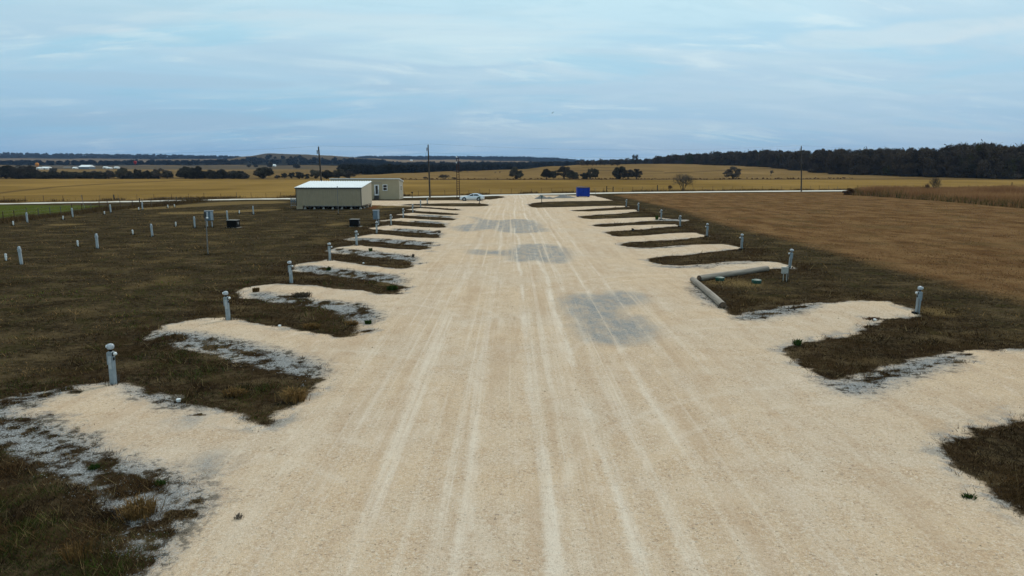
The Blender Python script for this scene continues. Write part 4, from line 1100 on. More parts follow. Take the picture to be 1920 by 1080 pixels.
def cabinet(px, py, ptop, pbot, wpx, lab, rz, legs):
    x, y, z = at(px, py)
    o = empty('electrical_cabinet', (x, y, z), rz)
    tag(o, lab, 'electrical cabinet', 'blue-grey electrical cabinets')
    wd = wpx * y / F
    zt = P(px, ptop, y)[1] - z; zb = P(px, pbot, y)[1] - z
    MB().box(-wd / 2, wd / 2, -0.2, 0.2, zb, zt - 0.06, 0.03).build('body', M['cabinet'], o)
    MB().box(-wd / 2 - 0.04, wd / 2 + 0.04, -0.25, 0.24, zt - 0.055, zt, 0.015).build('hood', M['cabinetlight'], o)
    MB().box(-wd / 2 + 0.06, -wd / 2 + 0.06 + wd * 0.55, -0.235, -0.203, zb + 0.08, zt - 0.12, 0.01).build('door', M['cabinet'], o)
    MB().box(wd / 2 - wd * 0.30, wd / 2 - 0.03, -0.26, -0.203, zb + 0.05, zt - 0.10, 0.01).build('side_panel', M['cabinetlight'], o)
    MB().box(-wd / 2 - 0.1, -wd / 2 - 0.003, -0.1, 0.05, zb + (zt - zb) * 0.5, zb + (zt - zb) * 0.62, 0.01).build('switch', M['black'], o)
    for xx in legs:
        MB().box(xx * wd - 0.05, xx * wd + 0.05, -0.06, 0.06, -0.1, zb - 0.002).build('leg', M['cabinetlight'], o)
cabinet(393.5, 426.5, 395, 413.5, 14.5, 'blue-grey electrical cabinet behind the tall thin steel pole on left turf', R(16), (-0.28, 0.3))
cabinet(706, 421.5, 393.8, 411.5, 11.5, 'blue-grey electrical cabinet on legs at the edge of the far left pads', R(14), (0.05, 0.36))

def steel_pole(pb, pt, lab, head):
    x, y, z = at(*pb)
    x2, z2 = P(pt[0], pt[1], y)
    o = empty('steel_pole', (x, y, z))
    tag(o, lab, 'pole')
    MB().pipe([(0, 0, -0.1), ((x2 - x) * 0.5, 0, (z2 - z) * 0.5), (x2 - x, 0, z2 - z)], 0.045, 8).build('shaft', M['galv'], o, True)
    t = (x2 - x, 0, z2 - z)
    if head:
        MB().box(t[0] - 0.10, t[0] + 0.04, -0.1, 0.08, t[2] - 0.45, t[2] + 0.03, 0.01).build('junction_box', M['trim'], o)
        MB().ball((t[0] + 0.10, -0.05, t[2] - 0.42), 0.09).build('lamp', M['white'], o, True)
        MB().box(t[0] + 0.045, t[0] + 0.14, -0.05, 0.05, t[2] - 0.30, t[2] + 0.02, 0.01).build('antenna_plate', M['cabinetlight'], o)
    else:
        MB().ball((t[0], 0, t[2]), 0.085).build('cap', M['cabinetlight'], o, True)
steel_pole((390, 477.5), (385.5, 398), 'tall thin galvanised pole with dark box on top, alone on the left turf', True)
steel_pole((634.5, 402), (632.4, 350), 'tall thin galvanised pole standing in front of the shed wall', False)

# ---------------------------------------------------------------- hook-up pedestals of the two rows
ORD = ['nearest', 'second', 'third', 'fourth', 'fifth', 'sixth', 'seventh', 'eighth', 'ninth', 'tenth', 'farthest']
def pedestal(base):
    o = empty('hookup_pedestal', (0, 0, 0))
    MB().box(-0.075, 0.075, -0.075, 0.075, -0.15, 1.03, 0.012).build('post', M['post'], o)
    MB().box(-0.115, -0.077, -0.06, 0.06, 0.62, 1.0, 0.008).build('meter_panel', M['post'], o)
    MB().lathe([(0.045, 1.03), (0.045, 1.10)], 12).build('neck', M['black'], o)
    gl = MB().lathe([(0.05, 1.095), (0.095, 1.12), (0.108, 1.17), (0.10, 1.225), (0.07, 1.26), (0.02, 1.275)], 16).build('lamp_globe', M['globe'], o, True)
    MB().pipe([(-0.05, 0, 1.18), (-0.125, 0, 1.18)], [0.055, 0.05], 10).build('photocell', M['white'], gl)
    sk = MB().pipe([(0.076, 0, 0.955), (0.10, 0, 0.955)], [0.07, 0.06], 12).build('socket_cover', M['black'], o)
    MB().ball((0.135, 0, 0.965), 0.058).build('knob', M['white'], sk, True)
    MB().box(0.0755, 0.088, -0.035, 0.035, 0.76, 0.85, 0.004).build('latch', M['black'], o)
    MB().box(-0.05, 0.05, -0.0835, -0.0755, 0.50, 0.90, 0.004).build('panel_door', M['postlight'], o)
    MB().pipe([(0.03, 0.09, -0.1), (0.03, 0.09, 0.66), (0.03, 0.07, 0.70)], 0.018, 8).build('conduit', M['galv'], o)
    if base:
        MB().box(-0.02, 0.16, -0.16, 0.10, -0.12, 0.085, 0.01).build('water_box', M['black'], o)
    return o
LEFT = [(213, 720), (428.5, 600), (546.5, 530.5), (618.7, 488.5), (669, 460.5), (706.3, 439), (733.7, 423), (756.4, 409), (774.2, 399), (788.8, 389.8), (801.3, 382.6)]
RIGHT = [(1719.5, 588.5), (1480.5, 502.5), (1390.5, 467.5), (1325.5, 443.5), (1275, 425), (1239.5, 411.5), (1197, 396), (1174, 388)]
for side, rows, rz in (('left', LEFT, 0.0), ('right', RIGHT, math.pi)):
    proto = pedestal(side == 'right')
    for k, p in enumerate(rows):
        x, y, z = at(*p)
        o = proto if k == 0 else dup(proto, (0, 0, 0))
        o.location = (x, y, z)
        o.rotation_euler = (R(_r.uniform(-2.2, 2.2)), R(_r.uniform(-2.2, 2.2)), rz + R(_r.uniform(-9, 9)))
        nm = ORD[k] if k < len(rows) - 1 else 'farthest'
        lab = 'grey lamp-topped hook-up pedestal, %s from the camera in the %s row of pads' % (nm, side) if nm not in ('nearest', 'farthest') else \
              'grey lamp-topped hook-up pedestal, %s the camera in the %s row of pads' % ('nearest to' if nm == 'nearest' else 'farthest from', side)
        tag(o, lab, 'pedestal', 'hook-up pedestals along the gravel pads')

# plain capped posts and short white pipes on the left turf
def capped():
    o = empty('capped_post', (0, 0, 0))
    MB().box(-0.085, 0.085, -0.085, 0.085, -0.1, 0.86, 0.015).build('post', M['postlight'], o)
    MB().box(-0.10, 0.10, -0.115, 0.10, 0.862, 1.08, 0.02).build('head', M['postlight'], o)
    MB().pipe([(0, -0.10, 1.06), (0, -0.05, 1.15), (0, 0.03, 1.16), (0, 0.09, 1.08)], [0.06, 0.09, 0.09, 0.06], 10).build('hood', M['cabinetlight'], o, True)
    MB().box(-0.094, -0.0855, -0.05, 0.05, 0.5, 0.8).build('panel', M['cabinet'], o)
    return o
CAPS = [(40.5, 495.5, 'nearest capped post at the left edge of the turf'), (183, 466, 'second capped post back in the near left row'), (286, 443.8, 'third capped post back in the near left row'),
        (365.5, 427, 'capped post just left of the tall thin pole and its cabinet'), (427, 413.5, 'capped post rising behind the left black box'), (475.5, 402.5, 'last capped post of the near left row, toward the shed'),
        (51.5, 417.5, 'first capped post of the row along the green meadow fence'), (136.7, 407.3, 'second capped post along the green meadow fence'), (208, 399, 'third capped post along the green meadow fence'), (267.3, 393.3, 'fourth capped post along the green meadow fence, by the leaning stake')]
cp = capped()
for k, (px, py, lab) in enumerate(CAPS):
    o = cp if k == 0 else dup(cp, (0, 0, 0))
    o.location = at(px, py)
    o.rotation_euler = (0, R(_r.uniform(-2, 2)), R(20 + _r.uniform(-5, 5)))
    tag(o, 'pale grey square ' + lab, 'post', 'capped posts on the left turf')
def cleanout():
    o = empty('cleanout_pipe', (0, 0, 0))
    MB().pipe([(0, 0, -0.1), (0, 0, 0.43)], 0.062, 10).build('pipe', M['pvc'], o, True)
    MB().lathe([(0.075, 0.24), (0.078, 0.26), (0.078, 0.31), (0.07, 0.33)], 12).build('collar', M['pvc'], o, True)
    MB().lathe([(0.075, 0.40), (0.078, 0.42), (0.07, 0.50), (0.03, 0.52)], 12).build('cap', M['white'], o, True)
    return o
PIPES = [(11.5, 489, 'nearest, at the photo\'s left edge'), (146, 462.3, 'left of the second capped post'), (249.7, 440.5, 'left of the third capped post'), (329.7, 424.7, 'left of the post by the tall pole'), (448.7, 401.3, 'between the black box and the shed'),
         (25.3, 423, 'at the far left near the meadow fence'), (118.3, 412.3, 'standing alone near the meadow fence'), (196, 402.8, 'left of the third meadow-fence post'), (260.6, 394.7, 'beside the fourth meadow-fence post'), (315, 389.7, 'low, by the pale straw strip'), (327.6, 388.7, 'right of the low one by the straw strip')]
cl = cleanout()
for k, (px, py, lab) in enumerate(PIPES):
    o = cl if k == 0 else dup(cl, (0, 0, 0))
    o.location = at(px, py)
    o.rotation_euler = (R(_r.uniform(-4, 4)), R(_r.uniform(-4, 4)), 0)
    tag(o, 'short white pipe on the turf, ' + lab, 'pipe', 'short white pipes on the left turf')

# stubby white sewer caps at the pad edges
for (px, py, lab) in [(335, 753, 'small white cap lying in the grass beside the nearest left pad'), (524.5, 613, 'small white capped stub at the edge of the second left pad'), (681.5, 494.5, 'small white capped stub beside the fourth left pad'), (1640, 601.5, 'small white capped stub beside the nearest right pad')]:
    x, y, z = at(px, py)
    o = empty('drain_cap', (x, y, z))
    o.scale = (0.75, 0.75, 0.75)
    tag(o, lab, 'drain cap')
    MB().lathe([(0.07, -0.05), (0.07, 0.06)], 12).build('stub', M['pvc'], o, True)
    MB().lathe([(0.085, 0.062), (0.09, 0.08), (0.08, 0.11), (0.03, 0.125)], 12).build('cap', M['white'], o, True)

# septic corner: two logs, two green lids, a pale box on legs
def log(p0, p1, r, lab, seed):
    x0, y0, z0 = at(*p0); x1, y1, z1 = at(*p1)
    d_ = Vector((x1 - x0, y1 - y0, 0)); Lg = d_.length
    o = empty('log', (x0, y0, max(z0, z1) + r * 0.80), math.atan2(d_.y, d_.x))
    tag(o, lab, 'log', 'logs round the lidded corner')
    rr = random.Random(seed)
    n = 22; rings = []
    for k in range(15):
        t_ = k / 14
        oy, oz = 0.03 * math.sin(t_ * 5 + seed), 0.012 * math.sin(t_ * 8)
        rings.append([(t_ * Lg, oy + r * (1 - 0.06 * t_) * (1 + 0.05 * math.sin(3 * a + seed) + rr.uniform(-.015, .015)) * math.cos(a), oz + r * (1 - 0.06 * t_) * (1 + 0.05 * math.sin(2 * a + seed)) * math.sin(a)) for a in (2 * math.pi * i / n for i in range(n))])
    MB().loft(rings).build('trunk', M['log'], o, True)
    for ring, sgn in ((rings[0], -1), (rings[-1], 1)):
        xx = ring[0][0]
        cy_, cz_ = sum(p[1] for p in ring) / n, sum(p[2] for p in ring) / n
        disc = [(xx + sgn * 0.004, cy_ + (p[1] - cy_) * 0.97, cz_ + (p[2] - cz_) * 0.97) for p in ring]
        back = [(xx - sgn * 0.03, p[1], p[2]) for p in disc]
        mb = MB(); mb.loft([back, disc] if sgn > 0 else [disc, back]); mb.build('cut_end', M['logend'], o)
log((1356, 578), (1299, 528.5), 0.165, 'grey weathered log lying along the lane side of the green-lidded corner', 2)
log((1310, 526.5), (1438, 508), 0.175, 'longer grey weathered log lying along the pad behind the green lids', 5)
for (px, py, wpx, lab) in [(1351.5, 527, 17.5, 'green round septic lid tucked against the longer log'), (1420.5, 531.8, 18.5, 'green round septic lid out on the turf, right of the first lid')]:
    x, y, z = at(px, py)
    r = wpx / 2 * y / F
    o = empty('septic_lid', (x, y + 0.2, z))
    tag(o, lab, 'septic lid', 'green septic lids')
    MB().lathe([(r * 0.93, -0.05), (r * 0.93, 0.14)], 24).build('riser', M['greenlid'], o, True)
    MB().lathe([(r, 0.12), (r, 0.17), (r * 0.96, 0.19), (r * 0.5, 0.225), (r * 0.05, 0.235)], 24).build('lid', M['greenlid'], o, True)
x, y, z = at(1473, 527.5)
o = empty('control_box', (x, y, z), R(8))
tag(o, 'pale grey control box on two thin legs beside a dark stake', 'control box')
zt = P(1470, 500.5, y)[1] - z; zb_ = P(1470, 513.0, y)[1] - z
bxw = 12 * y / F
MB().box(-bxw * 0.75, bxw * 0.25, -0.09, 0.09, zb_, zt - 0.03, 0.02).build('body', M['boxgrey'], o)
MB().box(-bxw * 0.78, bxw * 0.28, -0.11, 0.11, zt - 0.028, zt, 0.008).build('lid', M['boxgrey'], o)
for xx in (-0.16, 0.04):
    MB().pipe([(xx, 0, -0.1), (xx, 0, zb_ - 0.002)], 0.022, 8).build('leg', M['boxgrey'], o)
MB().box(0.12, 0.18, 0.02, 0.08, -0.1, zt - 0.05).build('stake', M['greywood'], o)

# roadside bits: hydrants, mailbox, stakes
def headpost(px, pb, pt, lab, nm, cat):
    x, y, z = at(px, pb)
    h = P(px, pt, y)[1] - z
    o = empty(nm, (x, y, z))
    tag(o, lab, cat)
    MB().box(-0.06, 0.06, -0.06, 0.06, -0.1, h - 0.45, 0.01).build('post', M['greywood'], o)
    MB().loft([[(-a, -b, zz), (a, -b, zz), (a, b, zz), (-a, b, zz)] for a, b, zz in ((0.10, 0.09, h - 0.448), (0.19, 0.13, h - 0.14), (0.21, 0.15, h - 0.06), (0.14, 0.11, h))]).build('head', M['greenhead'], o)
headpost(1015.6, 381.0, 366.8, 'short post with grey-green square head in front of the gravel heaps', 'lane_marker', 'marker post')
headpost(899.0, 381.8, 368.2, 'short post with grey-green head in front of the parked car', 'lane_marker', 'marker post')
x, y, z = at(773, 371)
o = empty('mailbox', (x, y, z))
tag(o, 'dark mailbox on a post at the roadside between office and utility pole', 'mailbox')
MB().box(-0.06, 0.06, -0.06, 0.06, -0.1, 1.02).build('post', M['greywood'], o)
MB().loft([[(q * math.cos(t_) * 0.17, yy, 1.15 + max(math.sin(t_), -0.75) * 0.17) for t_ in (2 * math.pi * i / 14 for i in range(14))] for yy, q in ((-0.3, 1), (0.28, 1))]).build('box', M['black'], o, True)
for (px, pb, pt, lean, lab) in [(1116.5, 366.8, 352.5, 0.0, 'thin pale stake at the roadside right of the blue container'), (161.5, 397, 365, -0.5, 'thin pale stake leaning beside the meadow fence'), (1222.5, 428, 423.5, 0.0, 'small thin stake on the sixth right-hand pad')]:
    x, y, z = at(px, pb)
    h = P(px, pt, y)[1] - z
    o = MB().pipe([(0, 0, -0.1), (lean * 0.6, 0, h * 0.5), (lean, 0, h)], 0.03, 6).build('stake', M['galv'], None, True, (x, y, z))
    tag(o, lab, 'stake')

# ---------------------------------------------------------------- poles, ladder mast, wires
def util_pole(px_b, py_b, px_t, py_t, Y, lab, extra):
    if py_b is None:
        y = Y; x = P(px_b, 360, Y)[0]; z = 0.0
    else:
        x, y, z = at(px_b, py_b)
    x2, z2 = P(px_t, py_t, y)
    o = empty('utility_pole', (x, y, z))
    tag(o, lab, 'utility pole', 'wooden utility poles along the road')
    tx, tz = x2 - x, z2 - z
    MB().pipe([(0, 0, -0.2), (tx * 0.3, 0, tz * 0.33), (tx * 0.65, 0, tz * 0.66), (tx, 0, tz)], [0.19, 0.175, 0.155, 0.13], 10).build('shaft', M['wood'], o, True)
    MB().lathe([(0.05, 0), (0.07, 0.05), (0.05, 0.1), (0.07, 0.15), (0.03, 0.2)], 10, (tx + 0.02, 0, tz)).build('insulator', M['globe'], o, True)
    if extra:
        MB().pipe([(tx - 0.28, 0, tz - 1.3), (tx - 0.28, 0, tz - 0.6)], 0.10, 10).build('fuse_cutout', M['galv'], o, True)
        MB().tube((tx - 0.28, 0, tz - 0.75), (tx, 0, tz - 0.65), 0.035, n=6).build('bracket', M['galv'], o)
        MB().pipe([(tx - 0.30, 0, tz - 1.3), (tx - 0.55, 0, tz - 1.9), (tx - 0.45, 0, tz - 2.6), (tx - 0.15, 0, tz - 3.1)], 0.025, 6).build('jumper_cable', M['wire'], o)
    return Vector((x + tx, y, z + tz + 0.2))
t1 = util_pole(604.5, None, 597.2, 275.5, 136.0, 'leaning wooden utility pole rising behind the shed', True)
t2 = util_pole(806.2, 369.8, 802.6, 271.5, None, 'wooden utility pole right of the tan office', True)
t3 = util_pole(1502.5, 358.8, 1502.5, 274.0, None, 'lone dark utility pole by the road at the right', True)
def wire(pts, lab):
    seg = []
    for a, b_ in zip(pts[:-1], pts[1:]):
        for k in range(20):
            t_ = k / 20
            p = a.lerp(b_, t_)
            p.z -= 4 * t_ * (1 - t_) * (b_ - a).length * 0.012
            seg.append(p)
    seg.append(pts[-1])
    o = MB().pipe(seg, 0.009, 5).build('overhead_wire', M['wire'])
    tag(o, lab, 'wire', 'wires strung between the utility poles')
ta, tb = t1 + (t1 - t2) * 2.2, t3 + (t3 - t2) * 1.2
wire([ta, t1, t2, t3, tb], 'upper thin wire strung between the utility poles')
dn = Vector((0.12, 0, -1.9))
wire([ta + dn, t1 + dn, t2 + dn, t3 + dn, tb + dn], 'lower thin wire strung between the utility poles')

x, y, z = at(859.4, 372.8)
o = empty('ladder_mast', (x, y, z))
tag(o, 'rusty ladder-like steel mast with pale lamp on top behind the parked car', 'mast')
x2, z2 = P(858.0, 295.5, y)
hh = z2 - z; tx = x2 - x
for s in (-1, 1):
    MB().tube((s * 0.30, 0, -0.1), (tx + s * 0.22, 0, hh), 0.075, 0.065, 8).build('leg', M['rust'], o)
nr_ = 18
for k in range(nr_):
    t_ = (k + 0.6) / nr_
    MB().tube((tx * t_ - (0.30 - 0.08 * t_), 0, hh * t_), (tx * t_ + (0.30 - 0.08 * t_), 0, hh * t_), 0.05, n=6).build('rung', M['rust'], o)
MB().ball((tx - 0.22, -0.02, hh + 0.12), 0.16).build('lamp', M['white'], o, True)
MB().box(tx - 0.36, tx - 0.18, -0.14, -0.06, hh - 1.2, hh - 0.85).build('junction_box', M['white'], o)

# ---------------------------------------------------------------- fences
def strand(pts, r, par, mat):
    MB().pipe(pts, r, 4).build('wire', mat, par)
def fence(name, path, spacing, lab, hgt, heavy=(), seed=0, n_wires=3, rad=0.035):
    rr = random.Random(seed)
    P0 = [Vector((p[0], p[1], 0)) for p in path]
    o = empty(name, (P0[0].x, P0[0].y, 0))
    tag(o, lab, 'fence')
    tops = []
    carry = 0.0
    for a, b_ in zip(P0[:-1], P0[1:]):
        Ls = (b_ - a).length
        s = carry
        while s < Ls:
            p = a.lerp(b_, s / Ls)
            z = hz(p.x, p.y)
            ht = hgt * rr.uniform(0.88, 1.1)
            lx = rr.uniform(-0.05, 0.05)
            q = p - P0[0]
            MB().pipe([(q.x, q.y, z - 0.1), (q.x + lx, q.y, z + ht)], rad * rr.uniform(0.85, 1.2), 6).build('post', M['greywood'] if rr.random() < 0.4 else M['rust'], o)
            tops.append((q.x + lx, q.y, z + hgt))
            s += spacing * rr.uniform(0.93, 1.07)
        carry = s - Ls
    for k in range(n_wires):
        fz = 1 - 0.28 * k
        pts = [(t_[0], t_[1] - 0.03, t_[2] - hgt * (1 - fz) * 1.0 - 0.08) for t_ in tops]
        strand(pts, 0.008, o, M['wire'])
    for (px, pb, pt, r_) in heavy:
        x, y, z = at(px, pb)
        h = P(px, pt, y)[1] - z
        MB().pipe([(x - P0[0].x, y - P0[0].y, z - 0.1), (x - P0[0].x, y - P0[0].y, z + h)], r_, 8).build('post', M['wood'], o)
    return o
off = [(p[0] + 0.2, p[1] + 5.6) for p in RC]
ip = [i for i in range(len(RC)) if -210 <= ROADC[i][0] <= 2000]
fence('road_fence', [off[i] for i in ip], 3.15, 'thin wire fence on small posts along the far side of the white road', 1.25, ((214, 375.2, 364.8, 0.13), (1232.5, 358.6, 347.3, 0.14)), 4)
fence('meadow_fence', [G(*p) for p in [(-120, 434), (20, 414.5), (100, 405), (165, 398), (200, 393.5), (260, 389), (330, 382.5), (378, 377.5)]], 2.6, 'wire fence between the green meadow and the left turf', 1.35, ((262, 381.0, 371.3, 0.10), (331, 381.5, 375.5, 0.14)), 9, 3, 0.045)
def brace(p0, p1, top, lab):
    x0, y0, z0 = at(*p0); x1, y1, z1 = at(*p1)
    o = empty('fence_brace', (x0, y0, 0))
    tag(o, lab, 'fence brace')
    ha, hb = P(p0[0], top[0], y0)[1], P(p1[0], top[1], y1)[1]
    MB().pipe([(0, 0, z0 - 0.1), (0, 0, ha)], 0.12, 8).build('post', M['wood'], o)
    MB().pipe([(x1 - x0, y1 - y0, z1 - 0.1), (x1 - x0, y1 - y0, hb)], 0.12, 8).build('post', M['wood'], o)
    MB().tube((0.05, 0, ha * 0.55), (x1 - x0 - 0.05, y1 - y0, hb * 0.55), 0.05, n=6).build('rail', M['wood'], o)
brace((1137.5, 360.2), (1149.5, 359.9), (348.7, 350), 'short H-shaped timber brace in the road fence right of the container')
brace((1896.5, 352.8), (1960, 352.6), (341.8, 342), 'timber rail and posts beyond the tall red grass at the right edge')

# ---------------------------------------------------------------- trees
rng = np.random.default_rng(11)
def tris_at(c, size, rng, slim=1.0, up=0.0):
    """one randomly turned triangle round every point of c"""
    n = len(c)
    a = rng.normal(size=(n, 3)); a[:, 2] += up * np.sign(a[:, 2] + 1e-9) * 2; a /= np.linalg.norm(a, axis=1)[:, None]
    b = np.cross(a, rng.normal(size=(n, 3))); b /= np.linalg.norm(b, axis=1)[:, None] + 1e-9
    s = size * rng.uniform(0.6, 1.5, n)[:, None]
    v = np.stack([c - a * s * 0.5 - b * s * 0.42 / slim, c - a * s * 0.5 + b * s * 0.42 / slim, c + a * s * 0.75], 1)
    return v.reshape(-1, 3)
def clumps(kind, rng):
    """clump centres and radii of a unit crown (height 1, half-width 0.5)"""
    out = []
    if kind == 'round':
        for k in range(30):
            dv = rng.normal(size=3); dv /= np.linalg.norm(dv)
            q = rng.uniform(0.35, 1.0) ** 0.5
            lo_ = dv[2] < 0
            out.append((dv[0] * (0.44 if lo_ else 0.36) * q, dv[1] * (0.44 if lo_ else 0.36) * q, 0.46 + dv[2] * (0.36 if lo_ else 0.42) * q, rng.uniform(0.10, 0.18)))
    elif kind == 'spread':
        for k in range(34):
            dv = rng.normal(size=3); dv /= np.linalg.norm(dv)
            q = rng.uniform(0.25, 1.0) ** 0.45
            lo_ = dv[2] < 0
            out.append((dv[0] * (0.44 if lo_ else 0.39) * q, dv[1] * (0.44 if lo_ else 0.39) * q, 0.47 + dv[2] * (0.36 if lo_ else 0.44) * q, rng.uniform(0.08, 0.15)))
    else:
        for k in range(22):
            a = rng.uniform(0, 2 * math.pi); r = rng.uniform(0.0, 0.40)
            out.append((r * math.cos(a), r * math.sin(a), rng.uniform(0.10, 0.80) * (1 - r * 0.7), rng.uniform(0.12, 0.2)))
    return out
def limb_mb(mb, p, dirv, ln, rad, depth, rr, tips, bend=0.25, split=3):
    q = p + dirv * ln * 0.5 + Vector((rr.uniform(-1, 1), rr.uniform(-1, 1), rr.uniform(-0.2, 0.6))) * ln * 0.07
    e = p + dirv * ln
    mb.pipe([p, q, e], [rad, rad * 0.85, rad * 0.65], 5 if depth > 1 else 3)
    if depth == 0:
        tips.append((e, dirv)); return
    for k in range(split + (rr.random() < 0.4)):
        a = 2 * math.pi * (k + rr.random() * 0.7) / split
        o = dirv.orthogonal().normalized()
        o = Matrix.Rotation(a, 3, dirv) @ o
        nd = (dirv + o * rr.uniform(0.45, 1.0) + Vector((0, 0, bend))).normalized()
        st = p.lerp(e, rr.uniform(0.55, 1.0)) if k else e
        limb_mb(mb, st, nd, ln * rr.uniform(0.58, 0.80), rad * 0.58, depth - 1, rr, tips, bend, split)
def me_from(mb, name, mat):
    me = bpy.data.meshes.new(name)
    me.from_pydata([tuple(v) for v in mb.v], [], mb.f)
    me.materials.append(mat); me.update()
    return me
def fit(arrs):
    """scale vertex arrays together to height 1 and half-width 0.5"""
    al = np.concatenate(arrs)
    top = np.percentile(al[:, 2], 99.7); wd = np.percentile(np.hypot(al[:, 0], al[:, 1]), 98.5)
    s = np.array([0.5 / wd, 0.5 / wd, 1.0 / top])
    return [a * s for a in arrs]
TREES = {}
def tree_proto(kind, seed):
    key = (kind, seed)
    if key in TREES:
        return TREES[key]
    r_ = np.random.default_rng(seed); rr = random.Random(seed)
    mb = MB(); tips = []
    if kind in ('round', 'spread', 'low'):
        h0 = {'round': 0.30, 'spread': 0.30, 'low': 0.12}[kind]
        limb_mb(mb, Vector((0, 0, -0.03)), Vector((0.03, 0, 1)).normalized(), h0, 0.045, 2, rr, tips)
        pts = []
        for (cx, cy, cz, cr) in clumps(kind, r_):
            n = int((5600 if kind != 'spread' else 4200) * cr)
            dv = r_.normal(size=(n, 3)); dv /= np.linalg.norm(dv, axis=1)[:, None]
            pts.append(np.array([cx, cy, cz]) + dv * (cr * r_.uniform(0.35, 1.12, n) ** 0.6)[:, None] * np.array([1, 1, 0.8]))
        c = np.concatenate(pts)
        crown = tris_at(c, 0.027 if kind != 'spread' else 0.036, r_, 1.2 if kind != 'spread' else 3.0)
        mat = M['oak'] if kind != 'spread' else M['twig']
    else:
        stems = {'bare': 1, 'multi': 9, 'shrub': 7, 'mistle': 1}[kind]
        for k in range(stems):
            if stems == 1:
                limb_mb(mb, Vector((0, 0, -0.03)), Vector((0.04, 0.02, 1)).normalized(), 0.30, 0.038, 4, rr, tips, 0.22, 3)
            else:
                a = 2 * math.pi * k / stems + rr.uniform(-.3, .3)
                t_ = rr.uniform(0.25, 0.62)
                limb_mb(mb, Vector((0.06 * math.cos(a), 0.06 * math.sin(a), -0.03)), Vector((t_ * math.cos(a), t_ * math.sin(a), 1)).normalized(), 0.42 if kind == 'multi' else 0.3, 0.016, 3, rr, tips, 0.12, 3)
        c = []; dirs = []
        for (e, dv) in tips:
            for k in range(9 if stems == 1 else 7):
                c.append(tuple(e + dv * rr.uniform(-0.05, 0.07) + Vector((rr.gauss(0, .03), rr.gauss(0, .03), rr.gauss(0, .03)))))
        c = np.array(c)
        crown = tris_at(c, 0.065, r_, 4.5, 0.3)
        if kind == 'multi':
            crown = crown.reshape(-1, 3, 3)[r_.random(len(crown) // 3) < 0.55].reshape(-1, 3)
        if kind == 'mistle':
            for k in range(9):
                e = Vector(c[r_.integers(len(c))])
                dv = r_.normal(size=(70, 3)); dv /= np.linalg.norm(dv, axis=1)[:, None]
                crown = np.concatenate([crown, tris_at(np.array(e) + dv * 0.05, 0.04, r_, 1.2)])
            keep = r_.random(len(crown) // 3) < 0.75
            crown = crown.reshape(-1, 3, 3)[keep].reshape(-1, 3)
        mat = M['twig']
    tv, crown = fit([np.array([tuple(v) for v in mb.v]), crown])
    mb.v = [tuple(v) for v in tv]
    tm = me_from(mb, 'trunk', M['bark'])
    cm = np_mesh('crown', crown, np.arange(len(crown)).reshape(-1, 3), mat)
    TREES[key] = (tm, cm, crown, mb)
    return TREES[key]
_tr = random.Random(77)
def plant(kind, seed, px, pb, pt, wpx, Y, lab, group=None, name='tree', cat='tree'):
    """a tree whose foot shows at row pb (or stands on the land at distance Y) and whose top reaches row pt"""
    if Y is None:
        x, Y, z = at(px, pb)
    else:
        x = P(px, 320, Y)[0]
        z = float(terrain(np.array([x]), np.array([float(Y)]))[0])
    h = max(0.6, P(px, pt, Y)[1] - z)
    wd = wpx * Y / F
    tm, cm, _, _ = tree_proto(kind, seed)
    o = empty(name, (x, Y, z - 0.02), _tr.uniform(0, 6.28))
    o.scale = (wd, wd, h)
    link(bpy.data.objects.new('trunk', tm), o)
    link(bpy.data.objects.new('crown', cm), o)
    tag(o, lab, cat, group)
    return o
